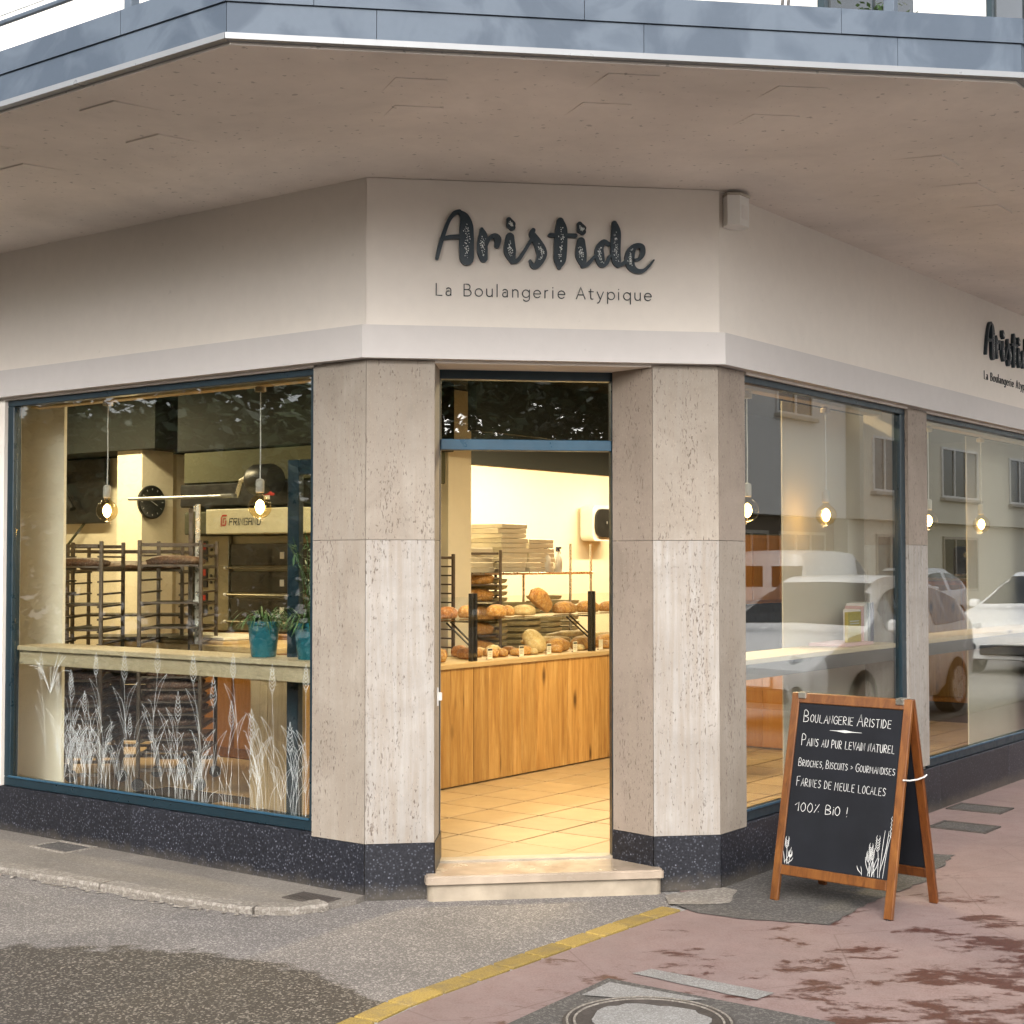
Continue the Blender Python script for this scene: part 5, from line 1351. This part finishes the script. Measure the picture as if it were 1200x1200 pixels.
def lower_font():
    def arc(cx, cy, rx, ry, a0, a1, n=14): return [(cx + rx * math.cos(rad(a0 + (a1 - a0) * k / n)), cy + ry * math.sin(rad(a0 + (a1 - a0) * k / n))) for k in range(n + 1)]
    X = 0.64; R = .27
    bowl = arc(R, X / 2, R, X / 2, 0, 360, 24)
    F = {'L': (.5, [[(0.04, 1), (.04, 0), (.48, 0)]]),
     'B': (.62, [[(.04, 0), (.04, 1), (.3, 1)] + arc(.3, .77, .2, .23, 90, -90, 10) + [(.04, .54)], [(.3, .54)] + arc(.32, .27, .26, .27, 90, -90, 12) + [(.04, 0)]]),
     'A': (.72, [[(0, 0), (.34, 1), (.68, 0)], [(.12, .34), (.56, .34)]]),
     'a': (.50, [[(.06, .55)] + arc(.22, .46, .18, .18, 120, 0, 8) + [(.40, 0)], arc(.21, .19, .18, .19, 70, 360, 16)]),
     'o': (.60, [arc(.29, X / 2, .28, X / 2, 0, 360, 24)]),
     'u': (.52, [[(.03, X), (.03, .24)] + arc(.24, .22, .21, .22, 180, 350, 10), [(.46, X), (.46, 0)]]),
     'l': (.18, [[(.05, 1.05), (.05, 0)]]),
     'n': (.54, [[(.04, X), (.04, 0)], [(.04, .40)] + arc(.25, .42, .21, .22, 175, 0, 10) + [(.46, 0)]]),
     'g': (.60, [bowl, [(.54, X), (.54, -.08)] + arc(.29, -.08, .25, .24, 0, -150, 10)]),
     'e': (.58, [[(.02, .33), (.54, .33)] + arc(.28, X / 2, .27, X / 2, 3, 318, 22)]),
     'r': (.34, [[(.04, X), (.04, 0)], [(.04, .40)] + arc(.24, .42, .2, .22, 175, 85, 7)]),
     'i': (.18, [[(.05, X), (.05, 0)], [(.05, .88), (.05, .90)]]),
     't': (.38, [[(.14, .86), (.14, .14)] + arc(.26, .13, .12, .13, 180, 300, 7), [(.0, X), (.34, X)]]),
     'y': (.52, [[(.0, X), (.25, .02)], [(.49, X), (.20, -.14), (.12, -.30), (.02, -.32)]]),
     'p': (.60, [[(.04, X), (.04, -.34)], [(x + .05, y) for x, y in bowl]]),
     'q': (.60, [bowl, [(.54, X), (.54, -.34)]]), ' ': (.34, [])}
    return F
LF = lower_font()
def make_sign(label, loc, rz):
    t = thing('shop_sign', label, 'sign', loc, rz, 'lettering on the two fronts')
    for gi, (nm, ox, strokes) in enumerate(GLY):
        m = MB(); fl_ = MB(); r = random.Random(gi)
        for si, st_ in enumerate(strokes):
            pts = sgn(st_, ox); dense = catmull(pts, 8)
            ribbon(m, dense, -.022 - .0012 * si, .0, 5)
            if max(w for _, _, w in st_) > 40:
                for k in range(46):
                    th_ = [q_ for q_ in dense if q_[2] > .8 * max(v_[2] for v_ in dense)]; x_, z_, w_ = th_[int(len(th_) * min(max(r.gauss(.5, .22), .05), .95))]
                    cx = x_ + r.gauss(0, .2) * w_; cz = z_ + r.uniform(-.004, .004); a = r.uniform(.0012, .0030); b = r.uniform(.0014, .0042)
                    fl_.add([(cx + a * math.cos(q + .4), -.0264, cz + b * math.sin(q)) for q in (0, 1.3, 2.6, 3.9, 5.2)], [(0, 1, 2, 3, 4)])
        l = m.build('letter_' + nm.lower(), 'sign_navy', t)
        if fl_.v: fl_.build('white_flecks', 'decal_white', l, fixn=False)['kind'] = 'stuff'
    # second line, thin capitals and small letters
    x = -.012 * 0 + .047; txt = 'La Boulangerie Atypique'; H = .058; track = .0155
    tot_ = sum(LF[c][0] * H + track for c in txt); sc_ = 1.098 / tot_; x = .068
    me = {}
    for c in txt:
        if c != ' ':
            if c in me: o = bpy.data.objects.new('letter_' + c.lower(), me[c]); COL.objects.link(o); o.parent = t
            else:
                m = MB()
                for si, st_ in enumerate(LF[c][1]): ribbon(m, [(a * H * sc_, b * H, .0022) for a, b in st_], -.0045 - .0004 * si, 0, 3)
                o = m.build('letter_' + c.lower(), 'ink', t); me[c] = o.data
            o.location = (x, 0, -.292)
        x += (LF[c][0] * H + track) * sc_
    return t
sx, sy, _ = CH(0.268, -0.023)
sg = make_sign('dark brush lettering Aristide with La Boulangerie Atypique below, above the door', (sx, sy, 3.222), AC)
x_, y_, _ = W(C0 + 3.80, -0.011)
s2 = copy_tree(sg); s2.location = (x_, y_, 3.222); s2.rotation_euler = (0, 0, AR); s2['label'] = 'dark brush lettering Aristide on the right front, cut by the photo edge'
# tilt of the first sign plane is exactly the cut corner's plane

# ---- alarm box
ab = thing('alarm_box', 'small white hexagonal alarm box on the fascia right of the sign', 'alarm box', W(C0 + .075, -.012, 3.395), AR)
MB().prism([(-.04, 0), (-.085, -.05), (-.05, -.10), (.05, -.10), (.085, -.05), (.04, 0)][::-1], -.075, .075).build('case', 'white_plastic', ab)
MB().prism([(-.045, 0), (-.09, -.052), (-.053, -.106), (.053, -.106), (.09, -.052), (.045, 0)][::-1], .076, .086).build('cap', 'concrete_cap', ab)
MB().cbox(-.03, .03, -.103, -.1005, -.04, .03, .001).build('grille', 'book_white', ab)

# ================================================================== sandwich board
CAP = {
 'A': [[(0, 0), (.32, 1), (.6, 0)], [(.12, .38), (.5, .42)]], 'B': [[(.02, 0), (.05, 1), (.42, .92), (.45, .62), (.08, .52), (.52, .38), (.48, .06), (.02, 0)]],
 'C': [[(.55, .88), (.3, 1), (.05, .7), (.04, .3), (.28, 0), (.56, .1)]], 'D': [[(.03, 0), (.05, 1), (.4, .86), (.55, .5), (.4, .1), (.03, 0)]],
 'E': [[(.5, .98), (.05, .96), (.03, .02), (.5, 0)], [(.05, .52), (.4, .52)]], 'F': [[(.5, 1), (.05, .96), (.03, 0)], [(.05, .52), (.4, .54)]],
 'G': [[(.55, .85), (.3, 1), (.05, .7), (.05, .3), (.3, 0), (.56, .12), (.56, .46), (.34, .46)]], 'H': [[(.03, 0), (.05, 1)], [(.5, 0), (.5, 1)], [(.05, .5), (.5, .5)]],
 'I': [[(.06, 0), (.08, 1)]], 'L': [[(.05, 1), (.03, .03), (.48, 0)]], 'M': [[(0, 0), (.1, 1), (.34, .35), (.58, 1), (.68, 0)]], 'N': [[(.02, 0), (.05, 1), (.5, .02), (.52, 1)]],
 'O': [[(.28, 1), (.04, .7), (.06, .25), (.3, 0), (.54, .28), (.52, .75), (.28, 1)]], 'P': [[(.03, 0), (.05, 1), (.46, .9), (.46, .56), (.05, .46)]],
 'R': [[(.02, 0), (.05, 1), (.46, .88), (.44, .58), (.06, .48), (.52, 0)]], 'S': [[(.5, .9), (.25, 1), (.06, .78), (.28, .54), (.5, .32), (.3, .02), (.03, .12)]],
 'T': [[(0, 1), (.54, .98)], [(.28, .98), (.26, 0)]], 'U': [[(.04, 1), (.05, .25), (.28, 0), (.5, .22), (.52, 1)]], 'V': [[(.02, 1), (.28, 0), (.55, 1)]],
 '1': [[(-.12, .62), (.25, 1), (.22, 0)]], '0': [[(.28, 1), (.04, .65), (.06, .2), (.3, 0), (.54, .3), (.5, .8), (.28, 1)]], '%': [[(.1, .9), (.12, .82)], [(.02, .05), (.5, 1)], [(.48, .12), (.46, .18)]],
 '!': [[(.08, 1), (.08, .35)], [(.08, .03), (.08, .0)]], ',': [[(.08, .08), (.0, -.2)]], '>': [[(.05, .75), (.45, .5), (.05, .3)]], 'i': [[(.06, 0), (.07, .6)], [(.07, .85), (.08, .88)]]}
CW = {'I': .24, 'M': .84, ',': .25, '!': .3, '1': .42, 'i': .22, '>': .62}
bd = thing('sandwich_board', 'wooden chalkboard sandwich board standing open on the pavement right of the door', 'sandwich board', (1.2447, 7.2186, 0.004), math.atan2(6.794 - 7.2186, 1.7237 - 1.2447))
BWd = .64; Hh = 1.005; LEAN = math.asin(.225 / Hh)
def board_side(back):
    # local: x across, z up along the panel, thickness in y; leaning inwards (+y)
    M = Matrix.Rotation(-LEAN, 4, 'X')
    if back: M = Matrix.Translation((0, .46, 0)) @ Matrix.Rotation(LEAN, 4, 'X')
    fm = 'frame_wood' if not back else 'frame_wood_dark'
    out = []
    t_ = .022
    for x0, x1 in ((0, .042), (BWd - .042, BWd)): out.append(MB().cbox(x0, x1, -t_ / 2, t_ / 2, 0.0, Hh, .003, M).build('leg', fm, bd))
    MB().cbox(.0425, BWd - .0425, -t_ / 2, t_ / 2, Hh - .05, Hh - .001, .003, M).build('top_rail', fm, bd)
    MB().cbox(.0425, BWd - .0425, -t_ / 2, t_ / 2, .125, .172, .003, M).build('bottom_rail', fm, bd)
    pn = MB().cbox(.043, BWd - .043, -.004, .004, .173, Hh - .051, .0005, M).build('blackboard', 'blackboard', bd)
    return M, pn
MF, PF = board_side(False); MBk, PB = board_side(True)
MB().tube([(BWd - .05, .0, Hh * .97), (BWd - .05, .46, Hh * .97)], .003, 5)
for x in (.06, BWd - .06): MB().cbox(x - .02, x + .02, .20, .26, .955, .985, .002).build('hinge', 'stainless', bd)
MB().tube([(BWd + .001, .115, .62), (BWd + .004, .17, .612), (BWd + .004, .25, .609), (BWd + .004, .32, .613), (BWd + .001, .350, .62)], .004, 6).build('cord', 'cord', bd)
for k, (x, z_) in enumerate(((.021, 0), (BWd - .021, 0))): MB().lathe([(.002, -.004), (.012, -.004), (.012, .004), (.002, .004)], 12, c=(x, 0)).build('foot_pad', 'black', bd)
def chalk_line(txt, x, z, h, slope=0.0, first=1.25, width=None, w=.0017):
    m = MB(); X = x; r = random.Random(hash(len(txt)) + int(z * 1000)); start = True
    nat = 0
    big = False; seq = []
    for c in txt:
        if c == '^': big = True; continue
        seq.append((c, big)); big = False
    for c, b_ in seq: nat += (CW.get(c, .68) if c != ' ' else .42) * h * (first if b_ else 1)
    k = (width / nat) if width else 1
    for c, b_ in seq:
        if c == ' ': X += .42 * h * k; continue
        hh_ = h * (first if b_ else 1); wj = r.uniform(.84, .95)
        for st_ in CAP[c]:
            pts = [(X + a * hh_ * k * wj + r.uniform(-.02, .02) * h, z + (X - x) * slope + b * hh_ + r.uniform(-.03, .03) * h, w * r.uniform(.85, 1.15)) for a, b in st_]
            if len(pts) > 2 and c not in 'LNVMAEFT1>': pts = catmull(pts, 5)
            ribbon(m, pts, -.0052, -.0045, 2, True, MF)
        X += CW.get(c, .68) * hh_ * k
    m.build('chalk_writing', 'chalk', PF, fixn=False)
IB = Hh - .051
chalk_line('^BOULANGERIE ^ARISTIDE', .075, IB - .090, .038, 0, 1.45, .475, .0014)
chalk_line('^PAINS AU PUR LEVAIN NATUREL', .078, IB - .205, .036, 0, 1.5, .500, .0014)
chalk_line('^BRIOCHES, ^BISCUITS > ^GOURMANDISES', .074, IB - .305, .030, 0, 1.25, .515, .0011)
chalk_line('^FARINES DE MEULE LOCALES', .074, IB - .400, .036, -.01, 1.25, .480, .0012)
chalk_line('100% BiO !', .088, IB - .520, .042, 0, 1.05, .285, .0014)
m = MB()
ribbon(m, [(.225, IB - .122, .0006), (.265, IB - .122, .002), (.295, IB - .122, .0055), (.305, IB - .122, .0065), (.315, IB - .122, .0055), (.345, IB - .122, .002), (.395, IB - .122, .0006)], -.0052, -.0045, 2, True, MF)
m.build('chalk_rule', 'chalk', PF, fixn=False)
def chalk_wheat(x, z, h, n, seed, sp):
    m = MB(); r = random.Random(seed)
    for i in range(n):
        dx = r.uniform(-sp, sp); hh_ = h * r.uniform(.35, 1.0) if i else h; ln = r.uniform(-.03, .03)
        ribbon(m, catmull([(x + dx, z, .0010), (x + dx + ln * .4, z + hh_ * .5, .0013), (x + dx + ln, z + hh_ * .8, .0008)], 5), -.0052, -.0045, 1, True, MF)
        if i % 2 == 0:
            for k in range(5):
                zz = z + hh_ * (.68 + .07 * k)
                for s_ in (-1, 1): ribbon(m, [(x + dx + ln, zz, .001), (x + dx + ln + s_ * .010, zz + .012, .0013), (x + dx + ln + s_ * .006, zz + .024, .0007)], -.0053, -.0045, 1, True, MF)
        else:
            s_ = r.choice((-1, 1)); ribbon(m, catmull([(x + dx, z + hh_ * .1, .001), (x + dx + s_ * .02, z + hh_ * .45, .0018), (x + dx + s_ * .028, z + hh_ * .8, .0008)], 5), -.0051, -.0045, 1, True, MF)
    m.build('chalk_wheat', 'chalk', PF, fixn=False)
chalk_wheat(.545, .178, .27, 6, 2, .030); chalk_wheat(.490, .178, .11, 4, 5, .026); chalk_wheat(.068, .178, .110, 4, 9, .015)

# ================================================================== terrace above the shop
rl = thing('balcony_railing', 'grey steel balcony railing with milky glass above the zinc edge', 'railing', (QX, QY, 0), AR)
rp = canopy_pts(OUT - .06)
pm = None
def rail_post(x, y):
    global pm
    if pm is None: o = MB().cbox(-.022, .022, -.022, .022, 3.742, 4.78, .003).build('post', 'zinc', rl); pm = o.data
    else: o = bpy.data.objects.new('post', pm); COL.objects.link(o); o.parent = rl
    o.location = (x, y, 0)
A1, B1 = Vector(rp[1]), Vector(rp[2])
segs = []
for (base, dirv, n) in ((A1, Vector((0, 1)), 8), (B1, Vector((1, 0)), 8)):
    for k in range(n): segs.append((base + dirv * (.60 + k * 1.35), base + dirv * (.60 + (k + 1) * 1.35)))
ab_ = (B1 - A1); u_ = ab_.normalized(); L_ = ab_.length
pts_ = [A1 + u_ * (L_ * .0 + .02), A1 + u_ * (L_ * .42), A1 + u_ * (L_ * .845)]
for a in pts_: rail_post(*a)
for a, b in segs: rail_post(*a)
for a, b in segs + [(pts_[0], pts_[1]), (pts_[1], pts_[2]), (A1, segs[0][0])]:
    d = (b - a); n = Vector((-d.y, d.x)).normalized()
    z0 = 3.92
    MB().tube([(*a, z0), (*b, z0)], .012, 8).build('lower_rail', 'zinc', rl)
    MB().tube([(*a, 4.78), (*b, 4.78)], .022, 8).build('handrail', 'zinc', rl)
    e = d.normalized() * .04; q = [a + e, b - e, b - e + n * .008, a + e + n * .008]
    MB().prism([tuple(v) for v in q], 3.95, 4.72).build('infill_panel', 'milky' if 'milky' in MATS else 'white_plastic', rl)
tc_ = thing('terrace_chair', 'folded terrace chair with slanting light and dark bars above the right end of the balcony', 'chair', W(2.45, -1.25, 3.745), AR)
for k, (dx, mt) in enumerate(((0, 'stainless'), (.16, 'white_plastic'), (.19, 'dark_steel'), (.40, 'dark_steel'), (.43, 'white_plastic'))):
    MB().tube([(dx, 0, .62), (dx + .42, 0, 0)], .013, 8).build('bar', mt, tc_)
MB().cbox(-.2, 1.2, .35, .37, .0, .7, .005).build('canvas', 'olive_cloth' if 'olive_cloth' in MATS else 'banneton', tc_)
MB().tube([(.50, -.02, .10), (.42, -.02, .09), (.38, -.02, .02)], .02, 8).build('armrest', 'dark_steel', tc_)
hk = thing('bracket_hook', 'pair of thin dark hooks standing on the zinc edge', 'hook', CH(1.53, -1.75, 3.745), AC)
for dx in (-.012, .012): MB().tube([(dx - .005, 0, 0), (dx, 0, .03), (dx + .006, 0, .1), (dx + .006, 0, .35)], .006, 6).build('hook', 'dark_steel', hk)
fp = thing('terrace_planter', 'pale planter with a dark green bush at the end of the balcony', 'planter', CH(2.03, -1.55, 3.745), AC)
MB().cbox(-.12, .10, -.05, .15, 0, .04, .01).build('box', 'dark_steel', fp)
m = MB(); rr_ = random.Random(5)
for k in range(160):
    c = Vector((rr_.gauss(-.02, .06), rr_.gauss(.04, .05), .05 + abs(rr_.gauss(.04, .04)))); d = Vector((rr_.uniform(-1, 1), rr_.uniform(-1, 1), rr_.uniform(-.3, 1))).normalized() * .03; s_ = d.cross(Vector((0, 0, 1))).normalized() * .01
    m.add([c, c + d * .5 + s_, c + d, c + d * .5 - s_], [(0, 1, 2, 3)])
m.build('leaves', 'leaf_green', fp, fixn=False)['kind'] = 'stuff'

# ================================================================== street: parked cars, houses and trees that the panes mirror
def car(name, label, loc, rz, mat, van=False, L=4.0, Wd=1.68):
    t = thing(name, label, 'van' if van else 'car', loc, rz, 'vehicles parked in the street')
    hw = Wd / 2
    if van: # x: 0 front .. L rear
        P_ = [(0.0, .35, .62, .62, .80), (.12, .25, .85, .86, .95), (.9, .22, 1.02, 1.04, .98), (1.55, .22, 1.10, 1.72, 1.0), (2.0, .22, 1.12, 1.84, 1.0), (L - .25, .22, 1.12, 1.84, 1.0), (L - .05, .25, 1.10, 1.78, .98), (L, .35, 1.0, 1.62, .95)]
    else:
        P_ = [(0.0, .38, .60, .62, .78), (.10, .24, .72, .74, .93), (.55, .20, .88, .91, .99), (1.05, .20, .94, 1.00, 1.0), (1.75, .20, .95, 1.40, 1.0), (2.3, .20, .95, 1.475, 1.0), (3.1, .20, .96, 1.44, 1.0), (3.65, .22, .98, 1.27, .98), (L - .08, .26, .95, 1.0, .94), (L, .40, .75, .78, .88)]
    ks = ('x', 'zb', 'zm', 'zt', 'w')
    rows = []
    sm = []
    for i in range(len(P_) - 1):
        for k in range(4):
            u = k / 4; a, b = P_[i], P_[i + 1]; pa = P_[max(i - 1, 0)]; pb = P_[min(i + 2, len(P_) - 1)]
            sm.append(tuple(.5 * (2 * b0 + (-a0 + c0) * u + (2 * a0 - 5 * b0 + 4 * c0 - d0) * u * u + (-a0 + 3 * b0 - 3 * c0 + d0) * u ** 3) if j != 0 else b0 + (c0 - b0) * u
                            for j, (a0, b0, c0, d0) in enumerate(zip(pa, a, b, pb))))
    sm.append(P_[-1])
    body = MB(); rings = []
    for (x, zb, zm, zt, w) in sm:
        W2 = hw * w; h = max(zt - zm, .0); in_ = (.22 if not van else .10) * min(1, h / .45)
        r = [(W2 * .86, zb), (W2 * .97, zb + .12), (W2, (zb + zm) / 2), (W2 * .985, zm - .03), (W2 * .96, zm), (W2 * .96 - in_ * .8, zm + h * .78), (W2 * .9 - in_ * 1.1, zm + h * .95), (W2 * .6, zt), (0, zt + .012)]
        full = [(x, y, z) for y, z in r] + [(x, -y, z) for y, z in r[-2::-1]]
        rings.append(full)
    n = len(rings[0]); vs = [v for r in rings for v in r]
    fs = [(i * n + k, i * n + (k + 1) % n, (i + 1) * n + (k + 1) % n, (i + 1) * n + k) for i in range(len(rings) - 1) for k in range(n)]
    fs += [tuple(range(n)), tuple(range((len(rings) - 1) * n, len(rings) * n))]
    body.add(vs, fs); body.build('body', mat, t, True)
    def patch(i0, i1, k0, k1, off=.006):
        m = MB()
        for side in (0, 1):
            for i in range(i0, i1):
                for k in range(k0, k1):
                    kk = [k, k + 1] if not side else [n - 2 - k + 0, n - 2 - k - 1]
                    kk = [k, k + 1] if not side else [(n - 1) - k, (n - 1) - k - 1]
                    q = []
                    for a, b in ((i, kk[0]), (i, kk[1]), (i + 1, kk[1]), (i + 1, kk[0])):
                        v = Vector(rings[a][b % n]); c = Vector((v.x, 0, .7)); q.append(v + (v - c).normalized() * off)
                    m.add(q, [(0, 1, 2, 3)])
        return m
    if van: side_i = [(10, 14)] ; ws = (8, 14)
    else: side_i = [(14, 21), (22, 28)]; ws = (12, 16)
    for a, b in side_i: patch(a, b, 4, 5).build('side_window', 'car_glass', t)
    patch(ws[0], ws[1], 7, 8, .008).build('windscreen', 'car_glass', t)
    patch(ws[0] + (0 if van else 0), ws[1] - 1, 6, 7, .008).build('windscreen_edge', 'car_glass', t)
    if van:
        for s_ in (-1, 1): MB().cbox(L - .03, L + .004, s_ * .42 - .33, s_ * .42 + .33, 1.12, 1.55, .01).build('rear_window', 'car_glass', t); MB().cbox(L - .04, L + .01, s_ * .76 - .05, s_ * .76 + .05, .85, 1.2, .01).build('tail_light', 'red', t)
    else: patch(28, 33, 7, 8, .008).build('rear_window', 'car_glass', t)
    for s_ in (-1, 1):
        M = Matrix.Translation((.16, s_ * hw * .66, .68)) @ Matrix.Rotation(s_ * rad(-22), 4, 'Z') @ Matrix.Rotation(rad(-14), 4, 'Y')
        hl = MB().cbox(-.07, .07, -.17, .17, -.065, .065, .03, M).build('headlight', 'lamp_lens', t)
        MB().tube([(-.02 + .0, s_ * hw * .62, .42), (.05, s_ * hw * .62, .42)], .055, 14).build('fog_lamp', 'black', t)
        MB().cbox(1.28, 1.42, s_ * (hw + .10) - .08, s_ * (hw + .10) + .08, .93, 1.06, .03).build('mirror', mat, t)
    MB().cbox(-.02, .05, -.42, .42, .30, .44, .02).build('grille', 'black', t); MB().cbox(-.035, -.021, -.26, .26, .455, .565, .003).build('number_plate', 'white_plastic', t)
    MB().prism([(-.0, -.0)] * 0 + [(.02, 0.0), (.05, -.035), (.08, 0), (.05, .035)], .0, .01)
    for x in (.78, L - .72):
        for s_ in (-1, 1):
            M = Matrix.Translation((x, s_ * (hw - .09), .30)) @ Matrix.Rotation(PI / 2, 4, 'X')
            w_ = MB().lathe([(.2, -.1), (.29, -.1), (.31, -.07), (.31, .07), (.29, .1), (.2, .1)], 28, M=M).build('wheel', 'tyre', t, True)
            MB().lathe([(.02, -.101), (.195, -.106), (.195, .106), (.02, .101)], 20, M=M).build('rim', 'stainless', w_)
    return t
car('hatchback', 'white hatchback mirrored in the far right window', W(15.7, -3.25, 0), AR, 'car_white', L=4.0)
car('hatchback', 'silvery white hatchback with its headlight mirrored below the books', W(7.3, -2.95, 0), AR, 'car_white', L=4.0)
car('hatchback', 'dark hatchback mirrored beside the corner pillar', W(1.9, -3.0, 0), AR, 'car_dark', L=4.0)
car('delivery_van', 'white delivery van mirrored in the middle of the right window', W(25.4, -9.8, 0), AR + PI, 'car_white', True, 4.2, 1.8)
car('hatchback', 'red hatchback across the street, mirrored at the left of the right window', W(17.3, -9.2, 0), AR + PI, 'car_red')
car('hatchback', 'white hatchback across the street beyond the delivery van', W(26.3, -9.8, 0), AR, 'car_white')
car('delivery_van', 'tall white van across the street mirrored in the far right window', W(33.5, -8.2, 0), AR, 'car_white', True, 4.6, 1.9)
car('delivery_van', 'grey white van parked behind the photographer, mirrored in the fanlight', (3.5, -12.5, 0), PI, 'car_white', True, 4.6, 1.9)
# houses across the street on the right
def house(label, p0, p1, q, depth, z_top, wall, ground, wins, zg=2.75, gw=None):
    t = thing('street_house', label, 'house', (QX, QY, 0), AR)
    MB().box(p0, p1, q - depth, q, zg, z_top).build('upper_wall', wall, t)
    MB().box(p0, p1, q - depth, q - .35, 0, zg - .003).build('ground_floor_wall', ground, t)
    MB().box(p0 - .3, p1 + .3, q - depth - .3, q + .4, z_top + .002, z_top + .25).build('roof', 'grey_wall', t)
    for (a, b, z0, z1, n_) in wins:
        f = MB()
        f.box(a, b, q + .001, q + .05, z0, z0 + .07); f.box(a, b, q + .001, q + .05, z1 - .07, z1)
        for k in range(n_ + 1): xk = a + (b - a - .07) * k / n_; f.box(xk, xk + .07, q + .002, q + .049, z0 + .07, z1 - .07)
        w_ = f.build('window', 'white_plastic', t); MB().box(a, b, q - .001, q + .012, z0 + .02, z1 - .02).build('pane', 'car_glass', w_)
        MB().box(a - .1, b + .1, q + .001, q + .16, z0 - .09, z0 - .003).build('sill', 'concrete_cap', w_)
    for (a, b) in gw or []:
        w_ = MB().box(a, b, q - .349, q - .30, .7, .78); w_.box(a, b, q - .349, q - .30, 2.3, 2.38)
        for k in range(4): xk = a + (b - a - .07) * k / 3; w_.box(xk, xk + .07, q - .348, q - .301, .78, 2.3)
        w2 = w_.build('shop_front', 'concrete_cap', t); MB().box(a, b, q - .349, q - .335, .78, 2.3).build('pane', 'car_glass', w2)
    return t
house('long white house across the street with dark ground floor, mirrored in the right window', 14, 31, -12.5, 9, 7.2, 'white_wall', 'brown_wall' if 'brown_wall' in MATS else 'olive_wall',
      [(16, 19, 3.7, 5.2, 3), (21.5, 24.5, 3.7, 5.2, 3), (27, 29, 5.2, 6.5, 2)], 2.75, [(15, 17.6), (18.2, 20.8), (21.4, 24), (24.6, 27.2), (27.8, 30.4)])
house('pale house with bay windows across the street, mirrored in both right windows', 31.2, 60, -12.2, 9, 7.2, 'inner_wall', 'inner_wall',
      [(32, 35, 3.5, 5.0, 4), (37, 40, 3.5, 5.0, 3), (43, 46, 3.5, 5.0, 3), (49, 52, 3.5, 5.0, 3)], 2.75, [(33, 36), (38, 41)])
# trees on the left side of the crossing and behind the camera
def crown_mesh(seed, n, R, H, mat, leaf=.16):
    r = random.Random(seed); m = MB(); cl = []
    for k in range(26):
        a = r.uniform(0, 2 * PI); e = r.uniform(-.9, 1.0); rr = R * math.sqrt(max(0, 1 - e * e)) * r.uniform(.35, 1.0)
        cl.append((Vector((rr * math.cos(a), rr * math.sin(a), H * e)), r.uniform(.5, 1.0)))
    for k in range(n):
        c, s_ = r.choice(cl); p_ = c + Vector((r.gauss(0, .6), r.gauss(0, .6), r.gauss(0, .5))) * s_
        d = Vector((r.uniform(-1, 1), r.uniform(-1, 1), r.uniform(-1, 1))).normalized(); e = d.cross(Vector((r.uniform(-1, 1), r.uniform(-1, 1), r.uniform(-1, 1)))).normalized()
        l = leaf * r.uniform(.6, 1.3); m.add([p_ - d * l, p_ + e * l * .5, p_ + d * l, p_ - e * l * .5], [(0, 1, 2, 3)])
    me = m.mesh('crown'); me.materials.append(MATS[mat]); return me
CM = [crown_mesh(1, 9000, 2.6, 2.6, 'foliage'), crown_mesh(2, 9000, 2.9, 2.2, 'foliage_light'), crown_mesh(3, 9000, 2.4, 3.0, 'foliage')]
def trunk_mesh():
    m = MB(); m.tube([(0, 0, -.1), (.03, 0, 1.2), (0, .05, 2.6), (.05, 0, 4.2), (0, 0, 6)], [.26, .19, .16, .11, .05], 10)
    for a in range(5):
        t_ = a * 1.3; m.tube([(0, 0, 2.4 + a * .4), (.7 * math.cos(t_), .7 * math.sin(t_), 3.2 + a * .4), (1.6 * math.cos(t_), 1.6 * math.sin(t_), 4.2 + a * .4)], [.09, .06, .02], 6)
    me = m.mesh('trunk'); me.materials.append(MATS['bark']); return me
TM = trunk_mesh()
spots = [(-9.5, 3.5), (-10.5, 8.5), (-9.2, 13.5), (-11.5, 18.5), (-10.5, 24), (-13, 1), (-15, 11), (-15.5, 16.5), (-14, 6.5), (-16, 22), (-14, -7), (-16, -12), (-20, -7), (-21, -2), (-12, -18), (-18, -18), (-12.5, -10), (-12, -14), (-15, -9.5), (-11.5, -21)]
for i, (p, q) in enumerate(spots):
    t = thing('street_tree', 'dense dark street tree mirrored in the left window' if i < 10 else 'dense dark tree behind the photographer, mirrored in the fanlight over the door', 'tree', W(p, q, 0), i * 1.1, 'trees across the street on the left' if i < 10 else 'trees behind the photographer')
    for nm, me, z in (('trunk', TM, 0), ('crown', CM[i % 3], 4.6)):
        o = bpy.data.objects.new(nm, me); COL.objects.link(o); o.parent = t; o.location = (0, 0, z)
    t.scale = (1, 1, .60 + .06 * (i % 3))
# clipped hedge under those trees
hm = MB(); rr_ = random.Random(9)
for k in range(9000):
    c = Vector((-8.6 + rr_.uniform(-.5, .5), rr_.uniform(-2, 30), rr_.uniform(0, 2.1))); d = Vector((rr_.uniform(-1, 1), rr_.uniform(-1, 1), rr_.uniform(-1, 1))).normalized() * .14; e = d.cross(Vector((rr_.uniform(-1, 1), .3, 1))).normalized() * .07
    hm.add([c - d, c + e, c + d, c - e], [(0, 1, 2, 3)])
tag(hm.build('hedge', 'foliage', loc=(QX, QY, 0), rz=AR, fixn=False), 'long dark hedge under the street trees, mirrored in the left window', 'hedge', kind='stuff')
print('objects', len(bpy.data.objects))
